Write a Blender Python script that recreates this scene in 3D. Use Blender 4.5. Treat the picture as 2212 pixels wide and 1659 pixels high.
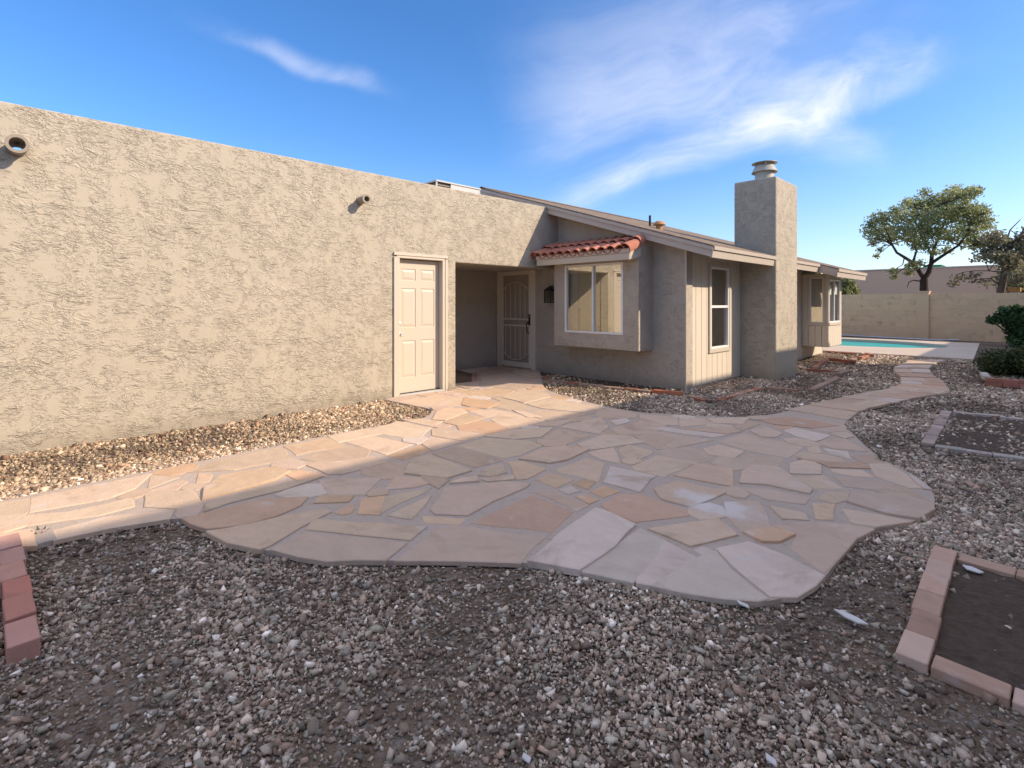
import bpy, bmesh, math, random
import numpy as np
from mathutils import Vector, Matrix, noise as mnoise
for o in list(bpy.data.objects): bpy.data.objects.remove(o)
SC = bpy.context.scene
COL = SC.collection
R = math.radians
random.seed(7); rng = np.random.default_rng(11)

# ------------------------------------------------------------------ camera
H = 1.38                       # eye height
FPX, CXP, HYP = 1103., 1106., 655.   # focal length, centre and horizon in a 2212 px wide view
TH = math.atan2(2248-1106, FPX)      # +Y lies this far right of the view direction
cam_d = bpy.data.cameras.new('camera'); cam = bpy.data.objects.new('camera', cam_d); COL.objects.link(cam)
cam.location = (0, 0, H); cam.rotation_euler = (R(90), 0, TH)
cam_d.sensor_width = 36; cam_d.lens = 36*FPX/2212
cam_d.shift_y = -(829.5-HYP)/2212
cam_d.clip_start = .05; cam_d.clip_end = 2000
SC.camera = cam
# ------------------------------------------------------------------ sun, sky
SUN = Vector((1, .63, .69)).normalized()
EL = math.asin(SUN.z); AZ = math.atan2(SUN.x, SUN.y)    # azimuth clockwise from +Y
sl = bpy.data.lights.new('sun', 'SUN'); so = bpy.data.objects.new('sun', sl); COL.objects.link(so)
sl.energy = 2.0; sl.angle = R(.53); sl.color = (1, .83, .63)
so.rotation_euler = (-SUN).to_track_quat('-Z', 'Y').to_euler(); so.location = (10, 6, 20)
W = bpy.data.worlds.new('World'); SC.world = W; W.use_nodes = True; W.cycles.sampling_method = 'MANUAL'; W.cycles.sample_map_resolution = 512
SC.view_settings.view_transform = 'Standard'; SC.view_settings.look = 'None'
SC.view_settings.exposure = 1.5; SC.view_settings.gamma = 1; SC.view_settings.use_curve_mapping = False
SC.render.engine = 'CYCLES'
SC.cycles.max_bounces = 6; SC.cycles.diffuse_bounces = 3; SC.cycles.transparent_max_bounces = 16

class NT:
    """small helper to write node trees"""
    def __init__(s, nt): s.nt = nt; nt.nodes.clear()
    def n(s, t, ins=None, **kw):
        nd = s.nt.nodes.new(t)
        for k, v in kw.items(): setattr(nd, k, v)
        for k, v in (ins or {}).items(): s.set(nd, k, v)
        return nd
    def set(s, nd, k, v):
        i = nd.inputs[k]
        if isinstance(v, bpy.types.NodeSocket): s.nt.links.new(v, i)
        elif isinstance(v, bpy.types.Node): s.nt.links.new(v.outputs[0], i)
        else:
            if isinstance(v, tuple) and len(v) == 3 and i.type == 'RGBA': v = (*v, 1)
            i.default_value = v
    def math(s, op, a, b=0., c=0., clamp=False):
        nd = s.n('ShaderNodeMath', {0: a, 1: b, 2: c}, operation=op); nd.use_clamp = clamp; return nd.outputs[0]
    def vm(s, op, a, b=(0, 0, 0)):
        nd = s.n('ShaderNodeVectorMath', {0: a, 1: b}, operation=op)
        return nd.outputs['Value'] if op in ('DOT_PRODUCT', 'LENGTH') else nd.outputs[0]
    def ss(s, v, a, b, lo=0., hi=1.):
        return s.n('ShaderNodeMapRange', {0: v, 1: a, 2: b, 3: lo, 4: hi}, interpolation_type='SMOOTHSTEP').outputs[0]
    def mix(s, f, a, b, mode='MIX'):
        nd = s.n('ShaderNodeMix', data_type='RGBA', blend_type=mode)
        s.set(nd, 0, f); s.set(nd, 6, a); s.set(nd, 7, b); return nd.outputs[2]
    def noise(s, vec, scale, detail=3., rough=.5, dist=0., out=0):
        return s.n('ShaderNodeTexNoise', {'Vector': vec, 'Scale': scale, 'Detail': detail, 'Roughness': rough, 'Distortion': dist}).outputs[out]
    def scale(s, vec, v): return s.vm('MULTIPLY', vec, v)

def build_world():
    t = NT(W.node_tree)
    sky = t.n('ShaderNodeTexSky', sky_type='NISHITA'); sky.sun_disc = False
    sky.sun_elevation = EL; sky.sun_rotation = AZ; sky.altitude = 300; sky.air_density = 1.0; sky.dust_density = 1.2; sky.ozone_density = 4.0
    d = t.n('ShaderNodeTexCoord').outputs['Generated']
    z = t.n('ShaderNodeSeparateXYZ', {0: d}).outputs[2]
    # one warped fibrous field over the dome, shared by all the cirrus
    warp = t.scale(t.vm('SUBTRACT', t.noise(d, 3.6, 3., .5, out=1), (.5, .5, .5)), (.13, .13, .10))
    dw = t.vm('ADD', d, warp)
    AX = Vector((.80, .58, .17)).normalized()          # the wind draws the fibres out along this direction
    al = t.vm('DOT_PRODUCT', dw, tuple(AX))
    sq = t.vm('SUBTRACT', dw, t.n('ShaderNodeVectorMath', {0: tuple(AX), 'Scale': t.math('MULTIPLY', al, .86)}, operation='SCALE').outputs[0])
    fib = t.noise(sq, 15., 6., .60, .25); soft = t.noise(sq, 5.0, 3., .5)
    tex = t.ss(t.math('ADD', t.math('MULTIPLY', fib, .62), t.math('MULTIPLY', soft, .55)), .42, .86)
    def patch(c, a, sl, sr, up, dn, amt):
        c = Vector(c).normalized(); a = Vector(a); a = (a-a.dot(c)*c).normalized(); b = c.cross(a)
        if b.z < 0: b = -b
        w = t.math('MAXIMUM', t.vm('DOT_PRODUCT', dw, tuple(c)), .05)
        u = t.math('DIVIDE', t.vm('DOT_PRODUCT', dw, tuple(a)), w); v = t.math('DIVIDE', t.vm('DOT_PRODUCT', dw, tuple(b)), w)
        m = t.math('MULTIPLY', t.math('MULTIPLY', t.ss(u, -sl, -sl*.35), t.ss(u, sr, sr*.35)), t.math('MULTIPLY', t.ss(v, up, 0.), t.ss(v, -dn, 0.)))
        return t.math('MULTIPLY', m, t.math('ADD', t.math('MULTIPLY', tex, amt), t.math('MULTIPLY', m, amt*.26)), clamp=True)
    cs = [patch((-.37, .885, .27), (.47, .19, .135), .44, .42, .09, .036, .90),   # bright core streak
          patch((-.40, .83, .36), (.5, .2, .05), .42, .40, .28, .15, .45),         # veil above
          patch((-.25, .94, .26), (.3, .12, -.12), .20, .13, .05, .05, .85),        # lower right tail
          patch((-.835, .40, .375), (.10, .33, -.07), .27, .11, .032, .020, .40),     # small streak
          patch((-.2, -.8, .5), (.6, .2, .1), .8, .8, .4, .3, .8),  # this patch and the next: clouds added out of view for whiter fill light
          patch((.75, .55, .5), (-.4, .5, .1), .8, .8, .35, .3, .8)]
    tot = cs[0]
    for c in cs[1:]: tot = t.math('ADD', tot, c, clamp=True)
    tot = t.math('ADD', tot, t.math('MULTIPLY', t.ss(z, .50, .80), t.math('ADD', t.math('MULTIPLY', tex, .7), .45)), clamp=True)   # cloud sheet added overhead, above the view, as white fill for the shade
    tot = t.math('ADD', tot, t.math('MULTIPLY', t.ss(z, .30, 0.), .16), clamp=True)
    base = t.n('ShaderNodeHueSaturation', {'Saturation': 1.20, 'Color': t.mix(1., sky.outputs[0], (.56, .55, .585), 'MULTIPLY')}).outputs[0]
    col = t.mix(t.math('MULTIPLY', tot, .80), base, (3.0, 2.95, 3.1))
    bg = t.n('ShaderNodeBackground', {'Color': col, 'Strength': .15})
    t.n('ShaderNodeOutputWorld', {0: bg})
build_world()

# ------------------------------------------------------------------ pixel -> place
FW = Vector((-math.sin(TH), math.cos(TH), 0)); RT = Vector((math.cos(TH), math.sin(TH), 0)); UP = Vector((0, 0, 1))
EYE = Vector((0, 0, H))
def ray(x, y): return RT*((x-CXP)/FPX)+FW+UP*((HYP-y)/FPX)
def sstep(a, b, x): t = np.clip((x-a)/(b-a), 0, 1); return t*t*(3-2*t)
def gz(y): return .09*sstep(11., 14.5, y)             # the yard rises a little towards the pool
def gnd(x, y, dz=0.):
    d = ray(x, y); z = dz
    for _ in range(4):
        p = EYE+d*((z-H)/d.z); z = dz+float(gz(p.y))
    return EYE+d*((z-H)/d.z)
def onY(x, y, Y): d = ray(x, y); return EYE+d*(Y/d.y)
def onX(x, y, X): d = ray(x, y); return EYE+d*(X/d.x)
def tile(x0, y0, w, zw): return lambda x, y: ((x0+w/zw*x)/1.6655, (y0+w/zw*y)/1.6655)
TA = tile(1200, 1350, 1200, 2212); TB = tile(2300, 1300, 1200, 2096); TC = tile(0, 1350, 1400, 2212)
TP = tile(2900, 1150, 784, 2168); T5 = tile(2950, 600, 734, 1353)

# ------------------------------------------------------------------ objects
def worigin(o):
    v = Vector((0, 0, 0))
    while o: v += o.location; o = o.parent
    return v
def thing(name, label, cat, loc=(0, 0, 0), group=None):
    o = bpy.data.objects.new(name, None); COL.objects.link(o); o.location = loc; o.empty_display_size = .1
    tag(o, label, cat, group); return o
def tag(o, label=None, cat=None, group=None, kind=None):
    if label: o['label'] = label
    if cat: o['category'] = cat
    if group: o['group'] = group
    if kind: o['kind'] = kind
    return o
def link(name, me, mat=None, parent=None, loc=None):
    o = bpy.data.objects.new(name, me); COL.objects.link(o)
    if mat and not me.materials: me.materials.append(mat)
    if parent: o.parent = parent
    if loc is not None: o.location = Vector(loc)-(worigin(parent) if parent else Vector((0, 0, 0)))
    return o
class MB:
    def __init__(s): s.v = []; s.f = []
    def add(s, vs, fs):
        k = len(s.v); s.v += [tuple(p) for p in vs]; s.f += [tuple(i+k for i in q) for q in fs]; return s
    def box(s, a, b):
        x0, y0, z0 = [min(p, q) for p, q in zip(a, b)]; x1, y1, z1 = [max(p, q) for p, q in zip(a, b)]
        return s.add([(x0, y0, z0), (x1, y0, z0), (x1, y1, z0), (x0, y1, z0), (x0, y0, z1), (x1, y0, z1), (x1, y1, z1), (x0, y1, z1)],
                     [(0, 3, 2, 1), (4, 5, 6, 7), (0, 1, 5, 4), (1, 2, 6, 5), (2, 3, 7, 6), (3, 0, 4, 7)])
    def prism(s, pts, off):
        n = len(pts); q = [Vector(p) for p in pts]; o = Vector(off)
        return s.add(q+[p+o for p in q], [tuple(range(n))[::-1], tuple(range(n, 2*n))]+[(i, (i+1) % n, n+(i+1) % n, n+i) for i in range(n)])
    def tube(s, pts, rad, n=8, cap=True):
        pts = [Vector(p) for p in pts]; rad = rad if hasattr(rad, '__len__') else [rad]*len(pts); k = len(s.v)
        up = None
        for i, p in enumerate(pts):
            d = (pts[min(i+1, len(pts)-1)]-pts[max(i-1, 0)]).normalized()
            if up is None: up = Vector((0, 0, 1)) if abs(d.z) < .9 else Vector((1, 0, 0))
            a = d.cross(up).normalized(); b = a.cross(d).normalized(); up = b
            for j in range(n):
                t = 2*math.pi*j/n; s.v.append(tuple(p+(a*math.cos(t)+b*math.sin(t))*rad[i]))
        for i in range(len(pts)-1):
            for j in range(n): s.f.append((k+i*n+j, k+i*n+(j+1) % n, k+(i+1)*n+(j+1) % n, k+(i+1)*n+j))
        if cap:
            s.f.append(tuple(range(k, k+n))); e = k+(len(pts)-1)*n; s.f.append(tuple(range(e, e+n))[::-1])
        return s
    def lathe(s, c, prof, n=24):
        k = len(s.v)
        for r, z in prof:
            for j in range(n): t = 2*math.pi*j/n; s.v.append((c[0]+r*math.cos(t), c[1]+r*math.sin(t), c[2]+z))
        for i in range(len(prof)-1):
            for j in range(n): s.f.append((k+i*n+j, k+i*n+(j+1) % n, k+(i+1)*n+(j+1) % n, k+(i+1)*n+j))
        return s
    def mesh(s, name, org=Vector((0, 0, 0)), bevel=0, seg=2, smooth=False):
        me = bpy.data.meshes.new(name); me.from_pydata([tuple(Vector(p)-org) for p in s.v], [], s.f)
        bm = bmesh.new(); bm.from_mesh(me); bmesh.ops.recalc_face_normals(bm, faces=bm.faces)
        if bevel: bmesh.ops.bevel(bm, geom=[e for e in bm.edges if len(e.link_faces) == 2 and e.calc_face_angle(0) > .5], offset=bevel, segments=seg, affect='EDGES', profile=.6, clamp_overlap=True)
        bm.to_mesh(me); bm.free()
        if smooth:
            me.polygons.foreach_set('use_smooth', [True]*len(me.polygons))
            try: me.set_sharp_from_angle(angle=R(40))
            except Exception: pass
        return me
    def build(s, name, mat, parent=None, **kw):
        org = worigin(parent) if parent else Vector((0, 0, 0))
        return link(name, s.mesh(name, org, **kw), mat, parent)
def B(a, b): return MB().box(a, b)
def wallgrid(us, vs, holes, mp, t):
    """solid wall in the (u,v) plane with rectangular holes, thickness t; mp(u,v,w) -> point"""
    U = sorted({*us, *[x for h in holes for x in h[:2]]}); V = sorted({*vs, *[x for h in holes for x in h[2:]]})
    m = MB(); idx = {}
    def P(i, j, k):
        q = (i, j, k)
        if q not in idx: idx[q] = len(m.v); m.v.append(tuple(mp(U[i], V[j], k*t)))
        return idx[q]
    def solid(i, j):
        if not (0 <= i < len(U)-1 and 0 <= j < len(V)-1): return False
        c = ((U[i]+U[i+1])/2, (V[j]+V[j+1])/2)
        return not any(h[0] < c[0] < h[1] and h[2] < c[1] < h[3] for h in holes)
    for i in range(len(U)-1):
        for j in range(len(V)-1):
            if not solid(i, j): continue
            for k in (0, 1): m.f.append((P(i, j, k), P(i+1, j, k), P(i+1, j+1, k), P(i, j+1, k)))
            for di, dj, e in ((-1, 0, ((0, 0), (0, 1))), (1, 0, ((1, 0), (1, 1))), (0, -1, ((0, 0), (1, 0))), (0, 1, ((0, 1), (1, 1)))):
                if not solid(i+di, j+dj):
                    (a, b), (c, d) = e; m.f.append((P(i+a, j+b, 0), P(i+c, j+d, 0), P(i+c, j+d, 1), P(i+a, j+b, 1)))
    return m

# ------------------------------------------------------------------ materials
def mat(name): m = bpy.data.materials.new(name); m.use_nodes = True; return m, NT(m.node_tree)
def pos(t): return t.n('ShaderNodeNewGeometry').outputs['Position']
def bump(t, h, dist, strength=1.): return t.n('ShaderNodeBump', {'Height': h, 'Distance': dist, 'Strength': strength}).outputs[0]
def out(t, col, rough=.8, nor=None, spec=.3, metal=0., **kw):
    b = t.n('ShaderNodeBsdfPrincipled', {'Base Color': col, 'Roughness': rough, 'Metallic': metal, 'Specular IOR Level': spec, **kw})
    if nor: t.set(b, 'Normal', nor)
    t.n('ShaderNodeOutputMaterial', {0: b}); return b
def paint(name, col, rough=.5, var=.06, scale=6., bs=0., spec=.35):
    m, t = mat(name); p = pos(t)
    n = t.noise(p, scale, 5., .6); k = t.math('ADD', t.math('MULTIPLY', n, 2*var), 1-var)
    c = t.mix(1., col, t.n('ShaderNodeCombineColor', {0: k, 1: k, 2: k}).outputs[0], 'MULTIPLY')
    out(t, c, rough, bump(t, t.noise(p, 60., 3.), .002, bs) if bs else None, spec); return m
def stucco(name, col, amp, stain=.05):
    # hand-trowelled skip texture: overlapping plaster smears with short ragged lips
    m, t = mat(name); p = pos(t)
    w = t.scale(t.vm('SUBTRACT', t.noise(p, 2.1, 3., .5, out=1), (.5, .5, .5)), (.30, .30, .22))
    p1 = t.scale(t.vm('ADD', p, w), (1.1, 1.1, 2.6))
    hs = None
    for i, (sc, k, off) in enumerate(((7.6, 6., 0.), (17., 4.5, 3.7))):
        n = t.noise(t.vm('ADD', p1, (off, off*1.3, off*.7)), sc, 2., .45, .6)
        fr = t.math('FRACT', t.math('MULTIPLY', n, k))
        saw = t.math('MULTIPLY', t.math('POWER', fr, 3.), t.ss(fr, 1., .90))      # flat plaster, rising to a ragged lip that drops off sharply
        msk = t.ss(t.noise(t.vm('ADD', p, (off+5, 2, off)), 5.+3.*i, 2., .6), .41, .56)
        h = t.math('MULTIPLY', t.math('MULTIPLY', saw, msk), (1., .75)[i])
        hs = h if hs is None else t.math('ADD', hs, h)
    hs = t.math('ADD', hs, t.math('MULTIPLY', t.noise(p1, 4., 3., .5), .5))
    hs = t.math('ADD', hs, t.math('MULTIPLY', t.noise(p, 110., 2., .6), .12))
    a = t.noise(p, 1.1, 5., .6); b = t.noise(t.scale(p, (1, 1, .16)), 3.4, 4., .6)
    k = t.math('ADD', 1-stain, t.math('MULTIPLY', t.math('ADD', a, b), stain))
    c = t.mix(1., col, t.n('ShaderNodeCombineColor', {0: k, 1: k, 2: t.math('MULTIPLY', k, .995)}).outputs[0], 'MULTIPLY')
    z = t.n('ShaderNodeSeparateXYZ', {0: p}).outputs[2]
    dirt = t.math('MULTIPLY', t.ss(t.math('ADD', z, t.math('MULTIPLY', b, -.25)), .12, -.1), .35)
    c = t.mix(dirt, c, (.23, .18, .13))
    out(t, c, .92, bump(t, hs, amp), .15); return m
M = {}
M['stucco'] = stucco('stucco_rough', (.46, .405, .32), .0075, .14)
M['stucco2'] = stucco('stucco_fine', (.46, .40, .33), .005, .12)
M['trim'] = paint('trim_paint', (.56, .485, .39), .55, .05)
M['fascia'] = paint('fascia_paint', (.50, .43, .355), .55, .06)
M['siding'] = paint('siding_paint', (.64, .565, .455), .6, .06, 9., .25)
M['door'] = paint('door_paint', (.56, .49, .395), .45, .025)
M['white'] = paint('white_vinyl', (.80, .79, .77), .4, .03)
M['screen_frame'] = paint('screen_door_paint', (.66, .59, .49), .45, .05)
M['inner'] = paint('interior_wall_paint', (.84, .75, .59), .7, .02)
M['inner_white'] = paint('interior_white', (.8, .78, .74), .6, .02)
M['inner_floor'] = paint('interior_floor', (.55, .47, .37), .5, .1)
M['wood'] = paint('brown_wood', (.16, .07, .035), .5, .2)
M['black'] = paint('black_metal', (.018, .018, .02), .4, .2)
M['galv'] = paint('galvanised_paint', (.40, .385, .33), .5, .12, 14.)
M['acwhite'] = paint('ac_cabinet_paint', (.50, .50, .47), .45, .05)
M['aclabel'] = paint('white_sticker', (.85, .85, .84), .4, .02)
M['coil'] = paint('dark_coil', (.06, .045, .035), .6, .3, 30.)
M['steel'] = paint('brushed_steel', (.55, .53, .5), .25, .1, spec=.8)
M['soil'] = paint('dark_soil', (.085, .058, .041), .97, .7, 34., 3.)
M['orange'] = paint('orange_panel', (.55, .27, .09), .6, .1)
M['green'] = paint('green_awning', (.02, .25, .09), .5, .05)
M['farwall'] = paint('far_stucco', (.66, .45, .315), .9, .06, .8)
M['farlight'] = paint('far_downpipe', (.6, .52, .42), .7, .04)
M['nstucco'] = paint('neighbour_stucco', (.66, .57, .46), .9, .07, 1.5)
M['nroof'] = paint('neighbour_roof', (.20, .13, .10), .9, .2, 7.)
M['pvc'] = paint('pipe_paint', (.30, .255, .20), .7, .2, 20.)
M['terravent'] = paint('orange_vent', (.48, .26, .12), .8, .15)
M['litter'] = paint('white_shard', (.66, .62, .60), .6, .1, 20.)
M['poolplaster'] = paint('pool_plaster', (.42, .66, .66), .7, .06)
M['pole'] = paint('aluminium_pole', (.55, .57, .62), .35, .05, spec=.6)

def m_glass():
    m, t = mat('coated_glass')
    g = t.n('ShaderNodeBsdfGlossy', {'Color': (1., .97, .90), 'Roughness': .004})
    tr = t.n('ShaderNodeBsdfTransparent', {'Color': (1., 1., .97)})
    f = t.n('ShaderNodeFresnel', {'IOR': 1.5}).outputs[0]
    k = t.math('ADD', .30, t.math('MULTIPLY', f, .65), clamp=True)
    nb = bump(t, t.noise(pos(t), 1.6, 1.), .0015, .5); t.set(g, 'Normal', nb)
    mx = t.n('ShaderNodeMixShader', {0: k, 1: tr, 2: g}); t.n('ShaderNodeOutputMaterial', {0: mx}); return m
M['glass'] = m_glass()
def m_clear():
    m, t = mat('lantern_glass')
    g = t.n('ShaderNodeBsdfGlossy', {'Color': (1, 1, 1, 1), 'Roughness': .03}); tr = t.n('ShaderNodeBsdfTransparent', {'Color': (.75, .78, .72)})
    mx = t.n('ShaderNodeMixShader', {0: .16, 1: tr, 2: g}); t.n('ShaderNodeOutputMaterial', {0: mx}); return m
M['clear'] = m_clear()
def m_mesh():
    m, t = mat('perforated_screen')
    d = t.n('ShaderNodeBsdfDiffuse', {'Color': (.41, .35, .28, 1)}); tr = t.n('ShaderNodeBsdfTransparent', {'Color': (.55, .5, .45, 1)})
    mx = t.n('ShaderNodeMixShader', {0: .86, 1: tr, 2: d}); t.n('ShaderNodeOutputMaterial', {0: mx}); return m
M['mesh'] = m_mesh()
def m_shingle():
    m, t = mat('asphalt_shingle'); p = pos(t)
    br = t.n('ShaderNodeTexBrick', {'Vector': t.n('ShaderNodeCombineXYZ', {0: t.n('ShaderNodeSeparateXYZ', {0: p}).outputs[1], 1: t.n('ShaderNodeSeparateXYZ', {0: p}).outputs[0]}).outputs[0],
              'Color1': (.19, .145, .11, 1), 'Color2': (.27, .215, .165, 1), 'Mortar': (.09, .07, .055, 1), 'Scale': 1., 'Mortar Size': .006, 'Brick Width': .3, 'Row Height': .14})
    n = t.noise(p, 90., 3.); c = t.mix(.5, br.outputs[0], t.n('ShaderNodeCombineColor', {0: n, 1: n, 2: n}).outputs[0], 'OVERLAY')
    out(t, c, .95, bump(t, n, .004), .1); return m
M['shingle'] = m_shingle()
def m_tile():
    m, t = mat('clay_tile'); p = pos(t); o = t.n('ShaderNodeObjectInfo')
    n = t.noise(p, 9., 4., .6); c = t.mix(n, (.44, .15, .10), (.60, .29, .20))
    c = t.mix(t.math('MULTIPLY', o.outputs['Random'], .4), c, (.30, .115, .085))
    c = t.mix(t.math('MULTIPLY', t.ss(t.noise(p, 14., 5., .65), .5, .7), .45), c, (.30, .20, .16))
    out(t, c, .92, bump(t, t.noise(p, 60., 3.), .004), .1); return m
M['tile'] = m_tile()
def m_objcol(name, rough, bs, sp=.25, spots=.0, fine=70., var=.28, stain=(.30, .22, .16), efflo=None):
    # colour comes from the object (each piece has its own), mottled by noise
    m, t = mat(name); p = pos(t); o = t.n('ShaderNodeObjectInfo')
    pr = t.vm('ADD', p, t.scale(t.n('ShaderNodeCombineXYZ', {0: o.outputs['Random'], 1: o.outputs['Random'], 2: 0.}).outputs[0], (40, 17, 0)))
    n1 = t.noise(t.scale(pr, (1, 1.6, 1)), 3.2, 6., .62, .9); n2 = t.noise(pr, 15., 5., .65)
    k = t.math('ADD', 1-var*.55, t.math('MULTIPLY', t.math('ADD', n1, t.math('MULTIPLY', n2, .55)), var*.75))
    c = t.mix(1., o.outputs['Color'], t.n('ShaderNodeCombineColor', {0: k, 1: k, 2: k}).outputs[0], 'MULTIPLY')
    c = t.mix(t.math('MULTIPLY', t.ss(t.noise(pr, 1.7, 5., .65, 1.2), .52, .72), .5), c, stain)
    if spots: c = t.mix(t.math('MULTIPLY', t.ss(t.noise(pr, 4.2, 4., .6), .60, .72), spots), c, (.62, .58, .57))
    if efflo:      # a chalky white bloom spilled on the slabs
        q = t.scale(t.vm('SUBTRACT', p, tuple(efflo)), (2.6, 4.2, 0))
        f = t.math('SUBTRACT', t.vm('LENGTH', q), t.math('MULTIPLY', t.noise(p, 7., 4., .6), 1.3))
        c = t.mix(t.math('MULTIPLY', t.ss(f, .25, -.35), .6), c, (.72, .69, .68))
    h = t.math('ADD', t.math('MULTIPLY', t.noise(pr, 5., 4., .6), 1.2), t.math('MULTIPLY', t.noise(pr, fine, 4., .65), .4))
    out(t, c, rough, bump(t, h, bs), sp); return m
M['flag'] = m_objcol('sandstone', .85, .010, .2, .40, 60., .46, (.36, .245, .165), gnd(1545, 1100))
M['brick'] = m_objcol('red_brick', .9, .006, .15, .25, 90., .4, (.22, .13, .10))
M['block'] = m_objcol('concrete_block', .95, .004, .1, 0., 60., .22, (.25, .19, .14))
def m_mortar():
    m, t = mat('mortar'); p = pos(t)
    n = t.noise(p, 2.6, 6., .65); c = t.mix(n, (.44, .36, .30), (.54, .435, .36))
    c = t.mix(t.math('MULTIPLY', t.ss(t.noise(p, 30., 4.), .5, .75), .35), c, (.27, .21, .165))
    out(t, c, .92, bump(t, t.math('ADD', t.noise(p, 70., 4., .7), t.noise(p, 8., 3.)), .006), .15); return m
M['mortar'] = m_mortar()
def m_ground():
    m, t = mat('dirt'); p = pos(t)
    n = t.noise(p, .9, 6., .6, .3); c = t.mix(t.ss(n, .3, .7), (.12, .083, .057), (.25, .18, .128))
    c = t.mix(t.math('MULTIPLY', t.ss(t.noise(p, 5., 5., .6), .52, .7), .5), c, (.055, .043, .035))
    v = t.n('ShaderNodeTexVoronoi', {'Vector': p, 'Scale': 55., 'Randomness': 1.})
    vc = t.n('ShaderNodeSeparateColor', {0: v.outputs['Color']})
    peb = t.mix(vc.outputs[0], (.12, .10, .085), (.42, .36, .31))
    c = t.mix(t.math('MULTIPLY', t.ss(vc.outputs[1], .5, .65), .55), c, peb)
    h = t.math('ADD', t.math('SUBTRACT', 1., t.math('MULTIPLY', v.outputs['Distance'], 1.3)), t.noise(p, 25., 5., .7))
    out(t, c, .97, bump(t, h, .016), .1); return m
M['ground'] = m_ground()
def m_gravel():
    m, t = mat('gravel'); p = pos(t)
    c = t.n('ShaderNodeAttribute', attribute_name='stone_colour').outputs['Color']
    n = t.noise(p, 70., 3., .6); k = t.math('ADD', .72, t.math('MULTIPLY', n, .56))
    c = t.mix(1., c, t.n('ShaderNodeCombineColor', {0: k, 1: k, 2: k}).outputs[0], 'MULTIPLY')
    out(t, c, .85, bump(t, t.noise(p, 160., 3.), .003), .2); return m
M['gravel'] = m_gravel()
def m_concrete():
    m, t = mat('pool_concrete'); p = pos(t); n = t.noise(p, 1.3, 6., .6)
    out(t, t.mix(n, (.46, .37, .29), (.60, .50, .41)), .85, bump(t, t.noise(p, 60., 4.), .004), .2); return m
M['concrete'] = m_concrete()
def m_water():
    m, t = mat('pool_water'); p = pos(t)
    n = t.noise(t.scale(p, (1, .6, 1)), 1.3, 3.)
    b = out(t, t.mix(n, (.03, .42, .43), (.07, .56, .55)), .18, bump(t, t.noise(p, 5., 3., .5), .012), .10); return m
M['water'] = m_water()
def m_leaf(name, a, b, trans=.35):
    m, t = mat(name); c = t.n('ShaderNodeAttribute', attribute_name='leaf_shade').outputs['Fac']
    col = t.mix(c, a, b)
    d = t.n('ShaderNodeBsdfPrincipled', {'Base Color': col, 'Roughness': .55, 'Specular IOR Level': .25})
    tr = t.n('ShaderNodeBsdfTranslucent', {'Color': col})
    mx = t.n('ShaderNodeMixShader', {0: trans, 1: d, 2: tr}); t.n('ShaderNodeOutputMaterial', {0: mx}); return m
M['leaf'] = m_leaf('leaf_olive', (.17, .20, .09), (.46, .47, .22), .5)
M['leaf_grey'] = m_leaf('leaf_grey', (.14, .14, .09), (.32, .29, .18), .45)
M['leaf_dark'] = m_leaf('leaf_dark', (.025, .06, .022), (.085, .15, .055), .3)
M['leaf_box'] = m_leaf('leaf_hedge', (.028, .045, .016), (.10, .125, .045), .3)
M['bark'] = paint('bark', (.055, .036, .026), .95, .4, 14., 1.)
M['bark_grey'] = paint('bark_grey', (.12, .09, .07), .95, .3, 14., 1.)

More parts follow.
